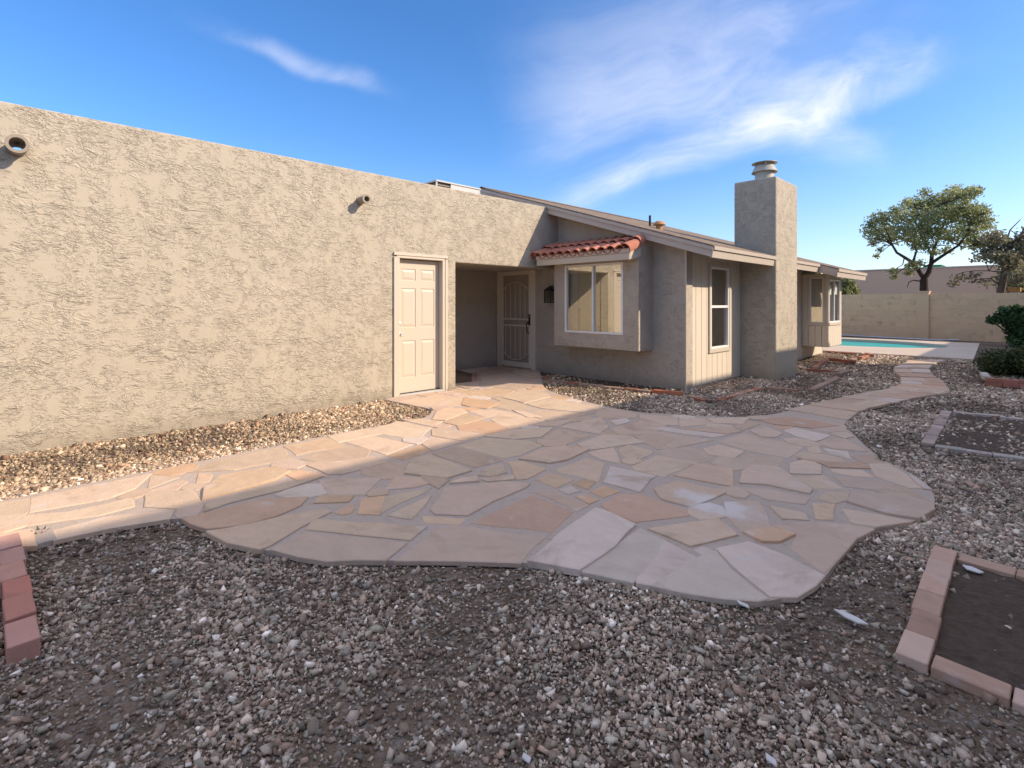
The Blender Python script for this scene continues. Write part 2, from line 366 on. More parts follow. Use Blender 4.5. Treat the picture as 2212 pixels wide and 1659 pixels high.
# ------------------------------------------------------------------ ground, deck, pool
POOLC = Vector((-4.6, 19.3, 0))
dk = [(-9.5, 15.36), (-1.05, 15.40), (-1.33, 21.7), (-9.5, 21.9)]
def build_ground():
    us = [-150, -60, -20, 0, 20, 60, 150]; vs = [-150, -60, -20, 0, 6, 11, *np.arange(11.35, 14.6, .35).tolist(), 18, 24, 30, 45, 80, 200]
    m = wallgrid(us, vs, [(-9.3, -1.6, 15.6, 21.5)], lambda u, v, w: (u, v, float(gz(v))-w), .01)
    tag(m.build('ground', M['ground']), kind='structure')
    n = 72; inn = []; outn = []
    for j in range(n):
        a = 2*math.pi*j/n; d = Vector((math.cos(a), math.sin(a)))
        rx, ry = (2.75 if d.x > 0 else 3.6), 1.75
        e = 2.6 if d.x < 0 else 2.1
        r = (abs(d.x/rx)**e+abs(d.y/ry)**e)**(-1/e); inn.append(Vector((POOLC.x+d.x*r, POOLC.y+d.y*r, 0)))
        best = 1e9
        for k in range(4):
            p, q = Vector(dk[k]), Vector(dk[(k+1) % 4]); s = q-p; o = Vector(POOLC[:2])
            den = d.x*s.y-d.y*s.x
            if abs(den) < 1e-9: continue
            w = p-o; t_ = (w.x*s.y-w.y*s.x)/den; u_ = (w.x*d.y-w.y*d.x)/den
            if t_ > 0 and -.001 <= u_ <= 1.001: best = min(best, t_)
        outn.append(Vector((POOLC.x+d.x*best, POOLC.y+d.y*best, 0)))
    for k in range(4):      # snap to corners
        j = min(range(n), key=lambda i: (outn[i].xy-Vector(dk[k])).length); outn[j] = Vector((*dk[k], 0))
    zt, zb = .125, .02
    m = MB(); rings = [(outn, zb), (outn, zt), (inn, zt), (inn, -.02)]
    vs_ = [Vector((p.x, p.y, z)) for rg, z in rings for p in rg]
    fs = [(r*n+j, r*n+(j+1) % n, (r+1)*n+(j+1) % n, (r+1)*n+j) for r in range(3) for j in range(n)]
    m.add(vs_, fs); tag(m.build('pool_deck', M['concrete']), kind='structure')
    m = MB(); low = [POOLC+(p-POOLC)*.985 for p in inn]
    vs_ = [Vector((p.x, p.y, -.02)) for p in inn]+[Vector((p.x, p.y, -1.4)) for p in low]
    m.add(vs_, [(j, (j+1) % n, n+(j+1) % n, n+j) for j in range(n)]+[tuple(range(n, 2*n))])
    tag(m.build('pool_basin', M['poolplaster']), kind='structure')
    m = MB(); m.add([Vector((p.x, p.y, .03)) for p in inn], [tuple(range(n))]); tag(m.build('pool_water', M['water']), kind='structure')
build_ground()

# ------------------------------------------------------------------ flagstone patio and path
def catmull(pts, k=4):
    n = len(pts); o = []
    for i in range(n):
        p0, p1, p2, p3 = [Vector(pts[(i+j-1) % n]) for j in range(4)]
        if (p2-p1).length > 1.3 : o.append(p1); continue
        for j in range(k):
            t = j/k; o.append(.5*((2*p1)+(p2-p0)*t+(2*p0-5*p1+4*p2-p3)*t*t+(3*p1-p0-3*p2+p3)*t**3))
    return o
ZS = .03
edge_px = [(-240, 1134), (0, 1082), (323, 1018), (608, 961), (720, 938), (840, 916), (913, 903), (932, 889), (919, 881), (844, 866)]
edge2_px = [(1173, 831), (1190, 845), (1229, 858), (1313, 879), (1381, 890), (1441, 894), (1518, 899), (1615, 900), (1690, 890.5)]
pathL = [(380, 770), (650, 715), (820, 690), (940, 640), (945, 580), (870, 490), (980, 430), (1050, 398)]
pathR = [(1390, 400), (1270, 440), (1220, 480), (1260, 560), (1350, 600), (1430, 700), (1380, 735), (1100, 775), (950, 810), (560, 900), (385, 1035)]
edge3_px = [(1841, 935), (1879, 971), (1917, 997), (1965, 1021), (2000, 1045), (2018, 1072), (2015, 1097), (1986, 1121), (1931, 1134.5), (1890, 1141), (1859, 1155),
            (1828, 1186), (1807, 1213), (1776, 1251), (1725, 1280), (1670, 1296), (1621, 1298), (1518, 1284), (1408, 1263), (1248, 1231), (1118, 1214.5), (997, 1209.6), (854, 1210.5), (720, 1210.5),
            (640, 1200), (570, 1187), (494, 1173), (437, 1141), (384, 1120), (243, 1141), (118, 1168), (49, 1187), (-240, 1262)]
poly = [gnd(*p, ZS) for p in edge_px]
poly += [Vector((-6.47, 3.86, ZS)), Vector((-6.47, 5.03, ZS)), Vector((-8.2, 5.03, ZS)), Vector((-8.2, 7.49, ZS)), Vector((-6.95, 7.49, ZS))]
poly += [gnd(*p, ZS) for p in edge2_px]
poly += [gnd(*TP(*p), ZS) for p in pathL] + [gnd(*TP(*p), ZS) for p in pathR] + [gnd(*p, ZS) for p in edge3_px]
hard = len(edge_px)
OUT = catmull(poly, 4)
def seg_in(pts, P):
    x = P[:, 0]; y = P[:, 1]; inside = np.zeros(len(P), bool); n = len(pts)
    for i in range(n):
        x0, y0 = pts[i][0], pts[i][1]; x1, y1 = pts[(i+1) % n][0], pts[(i+1) % n][1]
        if y0 == y1: continue
        c = ((y0 > y) != (y1 > y)) & (x < (x1-x0)*(y-y0)/(y1-y0)+x0); inside ^= c
    return inside
def build_patio():
    m = MB(); n = len(OUT)
    top = [Vector((p.x, p.y, ZS+float(gz(p.y)))) for p in OUT]; bot = [Vector((p.x, p.y, float(gz(p.y))-.03)) for p in OUT]
    m.add(top+bot, [tuple(range(n))]+[(i, (i+1) % n, n+(i+1) % n, n+i) for i in range(n)])
    me = m.mesh('flagstone_patio'); bm = bmesh.new(); bm.from_mesh(me)
    bmesh.ops.triangulate(bm, faces=[f for f in bm.faces if len(f.verts) > 4]); bm.to_mesh(me); bm.free()
    return tag(link('flagstone_patio', me, M['mortar']), kind='structure')
PATIO = build_patio()
PAL = {'c': (.585, .435, .315), 'p': (.57, .425, .325), 'o': (.57, .375, .24), 'r': (.52, .345, .245), 'w': (.60, .485, .405), 'y': (.60, .43, .29), 'g': (.46, .385, .33), 'd': (.53, .385, .28)}
SA = [  # traced stones, in view tile A
 ('p', (435, 1212), (700, 1010), (760, 992), (1395, 1068), (1230, 1230), (820, 1216)), ('r', (930, 972), (1320, 792), (1580, 900), (1440, 1028)),
 ('w', (1310, 1232), (1590, 988), (1740, 888), (1800, 900), (1985, 990), (1860, 1130), (1620, 1285)), ('w', (1650, 1285), (1885, 1120), (2035, 1015), (2175, 1085), (2150, 1165), (1985, 1358)),
 ('p', (-180, 1045), (465, 1113), (350, 1212), (-30, 1222), (-230, 1195), (-390, 1145)), ('c', (-125, 952), (600, 1003), (500, 1080), (-165, 1012)),
 ('p', (650, 885), (750, 745), (1130, 705), (1290, 715), (1270, 738), (1050, 830), (885, 922), (680, 910)), ('y', (600, 930), (860, 948), (830, 975), (610, 965)),
 ('c', (375, 922), (640, 795), (600, 852), (510, 945)), ('o', (175, 910), (195, 815), (330, 800), (300, 915)), ('c', (322, 905), (345, 800), (640, 742), (600, 770), (420, 845)),
 ('p', (-90, 690), (320, 672), (200, 780), (-20, 788)), ('d', (345, 752), (425, 668), (690, 690), (540, 735)), ('o', (-120, 840), (-90, 800), (125, 798), (90, 832)), ('o', (20, 900), (110, 856), (130, 880), (110, 905), (60, 912)),
 ('c', (480, 645), (520, 565), (640, 530), (905, 630), (750, 678)), ('d', (660, 513), (800, 478), (1000, 522), (1110, 560), (940, 605)), ('c', (970, 655), (1010, 615), (1115, 588), (1145, 640), (1050, 662)),
 ('y', (1170, 573), (1250, 570), (1400, 620), (1280, 680), (1220, 685)), ('c', (780, 713), (850, 684), (940, 674), (955, 698)), ('c', (1000, 688), (1090, 668), (1190, 667), (1190, 685), (1030, 698)),
 ('y', (1345, 687), (1430, 645), (1580, 690), (1475, 735)), ('c', (1480, 620), (1680, 547), (1790, 577), (1750, 695), (1500, 640)), ('w', (1800, 705), (1840, 605), (2130, 665), (2090, 690), (2030, 765)),
 ('o', (1590, 715), (1650, 686), (1725, 700), (1680, 745)), ('o', (1710, 765), (1790, 732), (1890, 765), (1790, 800)), ('o', (1620, 800), (1660, 787), (1745, 820), (1700, 840)), ('w', (1510, 752), (1570, 737), (1620, 760), (1560, 777)),
 ('d', (1340, 772), (1440, 757), (1620, 832), (1690, 855), (1610, 888), (1560, 858)), ('r', (1785, 850), (1910, 787), (2050, 792), (2365, 905), (2335, 925), (2000, 962), (1850, 900)),
 ('c', (830, 463), (1000, 412), (1290, 432), (1380, 460), (1220, 528), (1130, 543), (1000, 510)), ('d', (1240, 553), (1400, 482), (1600, 472), (1690, 490), (1540, 558), (1430, 578)),
 ('d', (1390, 412), (1500, 352), (1700, 397), (1560, 442)), ('p', (1500, 338), (1770, 277), (1820, 340), (1750, 383)), ('w', (1840, 300), (1940, 282), (1960, 305), (1880, 325)),
 ('c', (1900, 490), (1960, 457), (2110, 500), (1990, 548), (1925, 535)), ('p', (1700, 512), (1850, 477), (1895, 578), (1790, 555)), ('p', (1985, 600), (2150, 530), (2410, 570), (2190, 666), (2010, 625)),
 ('p', (1620, 455), (1790, 395), (1950, 400), (2060, 440), (1840, 470), (1700, 490)), ('p', (1840, 350), (2010, 310), (2200, 330), (2100, 385), (1900, 390)), ('d', (2000, 400), (2150, 385), (2260, 420), (2160, 470), (2080, 450)),
 ('c', (1010, 400), (1180, 362), (1450, 345), (1370, 405), (1200, 418)),
 ('c', (90, 440), (250, 400), (520, 455), (350, 520)), ('o', (360, 528), (580, 462), (640, 500), (460, 555)), ('c', (255, 355), (430, 302), (640, 345), (580, 400), (480, 410), (330, 385)),
 ('c', (655, 358), (700, 345), (1000, 385), (870, 428), (660, 395)), ('c', (590, 453), (650, 402), (860, 437), (660, 493)), ('y', (730, 308), (870, 252), (1000, 280), (830, 330)),
 ('o', (850, 192), (872, 148), (1100, 180), (1020, 215), (930, 212)), ('c', (1045, 292), (1080, 270), (1400, 290), (1170, 353)), ('c', (430, 172), (720, 122), (860, 150), (835, 200), (670, 205), (560, 200)),
 ('y', (760, 92), (900, 102), (1070, 82), (1200, 97), (1130, 130), (930, 133)), ('c', (1110, 142), (1220, 103), (1380, 92), (1440, 140), (1265, 180)), ('c', (1285, 188), (1450, 150), (1790, 215), (1650, 242), (1375, 215)),
 ('c', (1360, 230), (1660, 248), (1760, 240), (1440, 300), (1290, 260)), ('y', (660, 290), (690, 232), (850, 215), (880, 242), (740, 295)), ('c', (900, 235), (1040, 222), (1290, 262), (1330, 285), (1080, 262), (1010, 275)),
 ('c', (460, 290), (580, 285), (720, 305), (650, 335)), ('c', (1010, 130), (1110, 145), (1250, 190), (1330, 225), (1160, 225), (1050, 205), (1110, 170)), ('c', (1300, 325), (1460, 302), (1600, 290), (1480, 335)),
 ('d', (560, 640), (760, 690), (700, 740), (600, 690)), ('c', (1190, 230), (1260, 240), (1380, 275), (1290, 275)),
 ('p', (800, 60), (900, 20), (960, 20), (960, 75), (900, 90)), ('p', (980, 70), (990, 5), (1200, -10), (1330, 20), (1390, 70), (1220, 88), (1080, 75)), ('d', (930, -20), (1050, -55), (1180, -40), (1170, -15), (980, 0)), ('p', (1200, -20), (1200, -45), (1310, -15), (1310, 10))]
SB = [
 ('w', (0, 1342), (128, 1195), (155, 1125), (345, 1222), (82, 1392), (0, 1378)), ('w', (495, 1172), (690, 1130), (900, 1212), (1150, 1335), (1100, 1398), (975, 1462), (825, 1462), (740, 1398)),
 ('w', (92, 1398), (345, 1240), (475, 1192), (560, 1290), (720, 1430), (790, 1478), (740, 1492), (300, 1445)), ('c', (80, 1050), (330, 1012), (500, 992), (600, 1083), (400, 1130), (320, 1148), (160, 1085)), ('w', (360, 1182), (400, 1162), (465, 1190), (400, 1207)),
 ('p', (540, 880), (740, 872), (790, 950), (815, 1033), (645, 1058), (560, 975)), ('o', (670, 1075), (830, 1050), (955, 1085), (880, 1128), (780, 1128)), ('c', (830, 907), (1030, 952), (1050, 985), (910, 980)), ('y', (1102, 893), (1218, 893), (1213, 988), (1122, 983)),
 ('c', (1130, 858), (1170, 817), (1318, 822), (1300, 863), (1220, 883)), ('p', (1318, 880), (1350, 832), (1650, 837), (1840, 893), (1835, 925), (1750, 985), (1560, 953)), ('p', (1290, 925), (1560, 968), (1690, 998), (1480, 1028), (1340, 1008)),
 ('p', (850, 1022), (1100, 1003), (1330, 1022), (1455, 1047), (1350, 1098), (1285, 1180), (1200, 1275), (1160, 1308), (960, 1165), (990, 1092)), ('p', (650, 792), (790, 797), (1060, 850), (1030, 888), (800, 858)),
 ('p', (650, 690), (720, 652), (870, 667), (1080, 802), (1060, 823), (800, 768), (640, 758)), ('d', (225, 713), (370, 642), (580, 672), (580, 778), (420, 748)), ('d', (100, 800), (240, 750), (540, 817), (400, 878), (320, 905), (150, 858)),
 ('p', (410, 547), (500, 522), (650, 562), (590, 600), (440, 580)), ('p', (640, 612), (690, 582), (900, 602), (870, 658), (760, 653)), ('p', (500, 500), (660, 452), (1030, 532), (930, 600), (700, 558)), ('p', (700, 432), (800, 412), (890, 450), (850, 473), (770, 470)),
 ('w', (910, 432), (980, 417), (1190, 462), (1110, 498), (1000, 470)), ('c', (1065, 542), (1125, 532), (1135, 573), (1075, 570)), ('w', (1172, 547), (1300, 562), (1318, 603), (1200, 580)), ('p', (950, 640), (1050, 612), (1138, 650), (1130, 703), (960, 700)),
 ('c', (970, 725), (1150, 712), (1218, 758), (1265, 790), (1100, 790)), ('c', (1212, 672), (1400, 682), (1465, 718), (1350, 713), (1220, 690)), ('p', (1230, 720), (1400, 727), (1635, 790), (1500, 800), (1300, 780)), ('p', (1450, 642), (1558, 642), (1690, 715), (1780, 790), (1700, 788), (1500, 718)),
 ('p', (1180, 482), (1290, 482), (1425, 560), (1220, 543), (1130, 510)), ('d', (1340, 592), (1465, 582), (1535, 640), (1400, 630)), ('r', (1000, 610), (1180, 630), (1400, 640), (1440, 668), (1200, 660), (1150, 640)),
 ('w', (100, 422), (150, 412), (540, 460), (470, 473), (280, 450)), ('p', (-10, 475), (95, 435), (260, 465), (450, 492), (200, 540), (110, 545)), ('p', (10, 332), (240, 350), (240, 400), (0, 395)), ('p', (255, 357), (410, 357), (470, 385), (260, 405)),
 ('p', (430, 357), (700, 352), (640, 390), (480, 385)), ('d', (590, 400), (700, 375), (755, 390), (650, 428)), ('r', (770, 372), (930, 345), (1240, 402), (1100, 418), (850, 392)), ('r', (830, 402), (960, 405), (960, 415), (900, 428)), ('d', (260, 420), (560, 412), (640, 438), (560, 452)),
 ('p', (1000, 345), (1250, 385), (1290, 400), (1300, 430), (1190, 440), (1100, 425)), ('p', (1200, 450), (1300, 440), (1345, 470), (1290, 478)), ('d', (1560, 770), (1690, 798), (1840, 880), (1700, 832), (1500, 812)),
 ('c', (-20, 560), (80, 572), (0, 612)), ('w', (1692, 712), (1735, 732), (1825, 800), (1795, 797))]
SCc = [
 ('c', (0, 720), (180, 692), (170, 760), (140, 780), (0, 790)), ('c', (190, 690), (850, 562), (760, 640), (600, 700), (180, 770)), ('c', (160, 792), (400, 772), (750, 692), (750, 740), (560, 790), (160, 848)), ('c', (0, 798), (130, 790), (148, 850), (0, 890)),
 ('c', (320, 928), (295, 885), (600, 805), (980, 765), (955, 808), (640, 860)), ('y', (120, 970), (0, 930), (0, 900), (180, 875), (198, 965)), ('g', (205, 958), (212, 885), (282, 873), (310, 928)), ('c', (845, 638), (862, 562), (1010, 577)), ('c', (865, 648), (1030, 592), (1060, 600), (1000, 643)),
 ('c', (830, 662), (1090, 652), (1130, 710), (1000, 750), (830, 740)), ('y', (1130, 552), (1200, 562), (1180, 600), (1120, 610)), ('c', (1080, 543), (1250, 477), (1590, 407), (1660, 470), (1330, 533)), ('y', (1170, 640), (1260, 572), (1560, 522), (1640, 547), (1560, 590), (1250, 678), (1160, 700)),
 ('c', (1180, 728), (1560, 612), (1700, 602), (1835, 574), (1600, 648), (1300, 720), (1170, 765)), ('o', (1620, 552), (1700, 537), (1855, 565), (1760, 588), (1690, 588)), ('c', (1710, 490), (1880, 492), (2120, 462), (2205, 490), (1950, 556), (1870, 558)), ('y', (1620, 400), (1860, 352), (1960, 400), (1760, 430), (1690, 448)),
 ('c', (1870, 345), (2100, 297), (2165, 330), (1920, 378)), ('r', (1050, 812), (1250, 762), (1500, 702), (1740, 692), (1700, 738), (1560, 798), (1370, 848), (1180, 868), (1090, 840)), ('c', (1190, 890), (1400, 852), (1600, 802), (1840, 762), (1870, 772), (1700, 860), (1540, 958), (1480, 980), (1300, 945)),
 ('c', (-240, 790), (-20, 730), (-20, 800), (-220, 860)), ('c', (-240, 890), (-20, 830), (-15, 930), (-180, 1000))]
def inset(pts, d):
    n = len(pts); o = []
    for i in range(n):
        a, b, c = pts[i-1], pts[i], pts[(i+1) % n]; e1 = (b-a).normalized(); e2 = (c-b).normalized()
        n1 = Vector((-e1.y, e1.x)); n2 = Vector((-e2.y, e2.x)); k = n1+n2
        k = k/max(k.dot(n1), .5) if k.length > 1e-6 else n1; o.append(b+k*d)
    return o
def stone(pts, hgt, col, parent, name='flagstone', jit=.012):
    q = [Vector((p.x, p.y)) for p in pts]
    A = sum(q[i-1].x*q[i].y-q[i].x*q[i-1].y for i in range(len(q)))
    if A < 0: q.reverse()
    fine = []
    for i in range(len(q)):
        a, b = q[i], q[(i+1) % len(q)]; L = (b-a).length; k = max(1, min(6, int(L/.14)))
        for j in range(k):
            p = a.lerp(b, j/k)
            w = Vector((mnoise.noise(Vector((p.x*7, p.y*7, 3.))), mnoise.noise(Vector((p.x*7, p.y*7, 9.)))))*jit*(1.6 if j else .8); fine.append(p+w)
    if random.random() < .10: hgt += .009
    c = sum(fine, Vector((0, 0)))/len(fine); z0 = ZS+float(gz(c.y)); n = len(fine)
    tilt = Vector((random.uniform(-1, 1), random.uniform(-1, 1)))*.0025
    Z = lambda p, h: z0+h+(p-c).dot(tilt)
    fine = inset(fine, -.013); b1 = inset(fine, .005)
    org = Vector((c.x, c.y, z0))
    v = [(p.x-c.x, p.y-c.y, -.02) for p in fine]+[(p.x-c.x, p.y-c.y, Z(p, hgt-.0035)-z0) for p in fine]+[(p.x-c.x, p.y-c.y, Z(p, hgt)-z0) for p in b1]
    f = [(i, (i+1) % n, n+(i+1) % n, n+i) for i in range(n)]+[(n+i, n+(i+1) % n, 2*n+(i+1) % n, 2*n+i) for i in range(n)]+[tuple(range(2*n, 3*n))]
    me = bpy.data.meshes.new(name); me.from_pydata(v, [], f); me.materials.append(M['flag'])
    o = link(name, me, None, parent, org); o.color = (*col, 1); return o
def jcol(c, a=.10, b=.014):
    k = 1+random.uniform(-a, a); return tuple(min(.85, x*k*(1+random.uniform(-b, b))) for x in c)
TRACED = []
def fill_gaps():
    g = .025; xs = np.arange(-8.3, -.4, g); ys = np.arange(.0, 7.6, g); X, Y = np.meshgrid(xs, ys)
    P = np.stack([X.ravel(), Y.ravel()], 1)
    free = seg_in([(p.x, p.y) for p in OUT], P)
    for q in TRACED: free &= ~seg_in([(p.x, p.y) for p in q], P)
    free &= ~((P[:, 0] < -6.7) & (P[:, 1] < 6.3)); free &= ~((P[:, 0] > -3.3) & (P[:, 1] > 6.4))
    free = free.reshape(X.shape)
    def dist(F):
        D = np.zeros(F.shape); cur = F.copy()
        for k in range(12):
            D += cur; c = cur.copy(); c[1:] &= cur[:-1]; c[:-1] &= cur[1:]; c[:, 1:] &= cur[:, :-1]; c[:, :-1] &= cur[:, 1:]
            c[0] = c[-1] = False; c[:, 0] = c[:, -1] = False; cur = c
        return D
    for it in range(110):
        D = dist(free)
        j, i = np.unravel_index(np.argmax(D+rng.random(D.shape)*.5), D.shape)
        if D[j, i] < 5.0: break
        c = Vector((xs[i], ys[j])); pts = []
        for k in range(10):
            a = 2*math.pi*(k+random.uniform(-.2, .2))/10; r = .03
            while r < .34:
                u, v = int(round((c.x+math.cos(a)*r-xs[0])/g)), int(round((c.y+math.sin(a)*r-ys[0])/g))
                if not (0 <= u < len(xs) and 0 <= v < len(ys)) or not free[v, u]: break
                r += .0125
            pts.append(c+Vector((math.cos(a), math.sin(a)))*max(.025, r-.035))
        rr = [(p-c).length for p in pts]
        for _ in range(3): rr = [min(rr[k], 1.35*min(rr[k-1], rr[(k+1) % 10])) for k in range(10)]
        pts = [c+(p-c).normalized()*r for p, r in zip(pts, rr)]
        A = abs(sum(pts[k-1].x*pts[k].y-pts[k].x*pts[k-1].y for k in range(10)))/2
        free &= ~seg_in([(p.x+(p.x-c.x)*.12, p.y+(p.y-c.y)*.12) for p in pts], P).reshape(X.shape)
        free[max(0, j-1):j+2, max(0, i-1):i+2] = False
        if A > .006: stone(pts, random.uniform(.003, .009), jcol(PAL[random.choice('ccppddwo')]), PATIO)
def build_stones():
    i = 0
    for T, L in ((TA, SA), (TB, SB), (TC, SCc)):
        for s in L:
            pts = [gnd(*T(*p), ZS+.01) for p in s[1:]]
            stone(pts, random.uniform(.003, .009)+.0005*(i % 7), jcol(PAL[s[0]]), PATIO); i += 1; TRACED.append(pts)
    fill_gaps()
    # cross-laid slabs of the path to the pool
    Lp = [gnd(*TP(*p), ZS) for p in pathL]; Rp = [gnd(*TP(*p), ZS) for p in pathR[::-1]]
    def at(P, t):
        d = [0]
        for a, b in zip(P, P[1:]): d.append(d[-1]+(b-a).length)
        s = t*d[-1]
        for k in range(len(P)-1):
            if s <= d[k+1] or k == len(P)-2: return P[k].lerp(P[k+1], (s-d[k])/(d[k+1]-d[k]))
    Lp = [gnd(1700, 886, ZS)]+Lp; Rp = [gnd(1832, 908, ZS)]+Rp[1:]
    ts = [0, .07, .13, .2, .26, .32, .37, .44, .5, .55, .62, .69, .77, .85, .93, 1.]
    for k in range(len(ts)-1):
        a, b = ts[k], ts[k+1]; sp = [0., 1.] if k % 3 == 1 else [0., random.uniform(.35, .65), 1.]
        for u, w in zip(sp, sp[1:]):
            sk = .03*math.sin(k*2.1)
            P = lambda t, s: at(Lp, min(1, max(0, t))).lerp(at(Rp, min(1, max(0, t))), s)
            q = [P(a, u), P(a+sk*.2, w), P(b+sk*.2, w), P(b, u)]; c = sum(q, Vector((0, 0, 0)))/4
            q = [p+(c-p)*(.022/max(.05, (c-p).length))*1.2 for p in q]
            stone(q, random.uniform(.006, .013), jcol(PAL[random.choice('cpprdwp')]), PATIO, jit=.016)
build_stones()

# ------------------------------------------------------------------ the house
HS = thing('house', 'single-storey tan stucco house with shingled gable wing, square stucco chimney and cream side door', 'house', (-6.49, 0, 0))
XL, YF, XS = -6.49, 7.5, -3.88
S = M['stucco']
lw = wallgrid([-6, 7.5], [-.1, 3.2], [(3.93, 4.80, -.2, 2.06), (5.02, 7.6, -.2, 2.03), (-.06, .04, 2.745, 2.845)], lambda u, v, w: (XL-w, u, v), .22)
lw.build('garage_wall', S, HS, bevel=.022, seg=3)
B((-8.9, -6, -.1), (-6.715, -5.8, 3.15)).build('end_wall', S, HS)
B((-14, -5.8, 2.50), (-6.72, 7.19, 2.57)).build('flat_roof', M['farwall'], HS)
B((-14, -6, 2.4), (-13.8, 7.15, 3.2)).build('rear_parapet', S, HS)
# recess of the entry
B((-8.42, 5.0, -.1), (-8.22, 7.5, 2.49)).build('entry_wall', M['stucco2'], HS)
B((-8.2, 4.84, -.1), (-6.72, 5.0, 2.49)).build('entry_side_wall', M['stucco2'], HS)
B((-8.21, 5.01, 2.05), (-6.72, 7.49, 2.12)).build('entry_ceiling', M['stucco2'], HS)
# front wall of the wing
wl = wallgrid([-12.5, -3.843], [-.1, 2.2], [(-5.95, -4.70, .84, 2.06), (-8.1, -7.16, -.2, 2.07)], lambda u, v, w: (u, YF+w, v), .2)
wl.build('front_wall', M['stucco2'], HS)
zb = lambda x: .9938-.3227*x        # underside of the roof plane
RX = -8.42
zl = lambda x: zb(RX)-.3227*(RX-x)
MB().prism([(-3.843, YF, 2.2), (-3.843, YF, zb(-3.843)), (RX, YF, zb(RX)), (-12.5, YF, zl(-12.5)), (-12.5, YF, 2.2)], (0, .2, 0)).build('gable_wall', M['stucco2'], HS)
# roof: two slopes, the right one stepping out over the bay
TK = .125
rf = MB()
for y0, y1, xe in ((7.235, 12.3, -3.328), (12.3, 14.72, -2.98)):
    rf.prism([(xe, y0, zb(xe)), (xe, y0, zb(xe)+TK), (RX, y0, zb(RX)+TK), (RX, y0, zb(RX))], (0, y1-y0, 0))
rf.prism([(RX, 7.235, zb(RX)), (RX, 7.235, zb(RX)+TK), (-13, 7.235, zl(-13)+TK), (-13, 7.235, zl(-13))], (0, 14.72-7.235, 0))
roof = rf.build('roof', M['fascia'], HS)
sh = MB()
for y0, y1, xe in ((7.175, 12.28, -3.263), (12.28, 14.77, -2.915)):
    sh.prism([(xe, y0, zb(xe)+TK+.025), (xe, y0, zb(xe)+TK+.045), (RX, y0, zb(RX)+TK+.045), (RX, y0, zb(RX)+TK+.025)], (0, y1-y0, 0))
sh.prism([(RX, 7.175, zb(RX)+TK+.025), (RX, 7.175, zb(RX)+TK+.045), (-13, 7.175, zl(-13)+TK+.045), (-13, 7.175, zl(-13)+TK+.025)], (0, 14.77-7.175, 0))
sh.build('shingles', M['shingle'], roof)
mo = MB()
for k in range(26):
    y = 7.2+k*.29
    mo.prism([(RX-.16, y, zl(RX-.16)+TK+.05), (RX, y, zb(RX)+TK+.065), (RX+.16, y, zb(RX+.16)+TK+.05), (RX+.16, y, zb(RX+.16)+TK+.058), (RX, y, zb(RX)+TK+.075), (RX-.16, y, zl(RX-.16)+TK+.058)], (0, .31, 0))
mo.build('ridge_cap', M['shingle'], roof)
def board(name, x0, x1, za, zb_, y0, y1, f=zb, parent=roof):   # a board following the slope
    MB().prism([(x0, y0, f(x0)+za), (x1, y0, f(x1)+za), (x1, y0, f(x1)+zb_), (x0, y0, f(x0)+zb_)], (0, y1-y0, 0)).build(name, M['fascia'], parent, bevel=.003, seg=1)
board('rake_fascia', RX, -3.303, -.012, TK+.02, 7.20, 7.232)
board('rake_trim', RX, -3.278, TK-.035, TK+.024, 7.18, 7.198)
board('rake_fascia', -13, RX-.002, -.012, TK+.02, 7.20, 7.232, zl)
board('rake_trim', -13, RX-.002, TK-.035, TK+.024, 7.18, 7.198, zl)
def eave(x, y0, y1):
    z = zb(x); MB().prism([(x-.022, y0, z-.02), (x+.008, y0, z-.02), (x+.03, y0, z+TK+.015), (x, y0, z+TK+.015)], (0, y1-y0, 0)).build('eave_fascia', M['fascia'], roof, bevel=.003, seg=1)
    MB().prism([(x+.024, y0, z+TK-.035), (x+.044, y0, z+TK-.035), (x+.05, y0, z+TK+.02), (x+.03, y0, z+TK+.02)], (0, y1-y0, 0)).build('eave_trim', M['fascia'], roof, bevel=.003, seg=1)
eave(-3.306, 7.202, 9.70); eave(-3.306, 10.76, 12.265); eave(-2.958, 12.27, 14.74)
board('step_fascia', -3.328, -2.96, -.012, TK+.02, 12.27, 12.298)
board('rake_fascia', RX, -2.96, -.012, TK+.02, 14.722, 14.75)
# side wall of vertical boards
def boards(parent, ax, c, u0, u1, z0, z1, holes, w=.203, th=.016, grove=.009, sgn=1):
    """vertical siding boards on a plane: ax 'X' -> plane X=c, running along Y; pieces broken by holes"""
    n = max(1, round((u1-u0)/w)); w = (u1-u0)/n
    for i in range(n):
        a, b = u0+i*w+grove/2, u0+(i+1)*w-grove/2
        cuts = [(a, b, z0, z1)]
        for h in holes:
            nx = []
            for (p, q, r, s) in cuts:
                if h[1] <= p or h[0] >= q or h[3] <= r or h[2] >= s: nx.append((p, q, r, s)); continue
                if h[0] > p+.01: nx.append((p, h[0], r, s))
                if h[1] < q-.01: nx.append((h[1], q, r, s))
                m0, m1 = max(p, h[0]), min(q, h[1])
                if h[2] > r+.01: nx.append((m0, m1, r, h[2]))
                if h[3] < s-.01: nx.append((m0, m1, h[3], s))
            cuts = nx
        for (p, q, r, s) in cuts:
            A, Bq = ((c, p, r), (c+th*sgn, q, s)) if ax == 'X' else ((p, c, r), (q, c-th, s))
            B(A, Bq).build('siding_board', M['siding'], parent, bevel=.004, seg=1)
win1 = (8.40, 9.12, .60, 2.0)
sw = wallgrid([7.7, 14.75], [-.1, 2.28], [win1], lambda u, v, w: (XS-.02-w, u, v), .16).build('side_wall', M['siding'], HS)
boards(sw, 'X', XS-.018, 7.50, 9.66, .03, 2.27, [(8.36, 9.16, .54, 2.04)])
boards(sw, 'X', XS-.018, 10.80, 14.75, .10, 2.27, [(13.17, 14.2, .36, 2.3)])
B((-3.862, 7.482, .01), (-3.835, 7.499, 2.24)).build('corner_trim', M['trim'], sw)
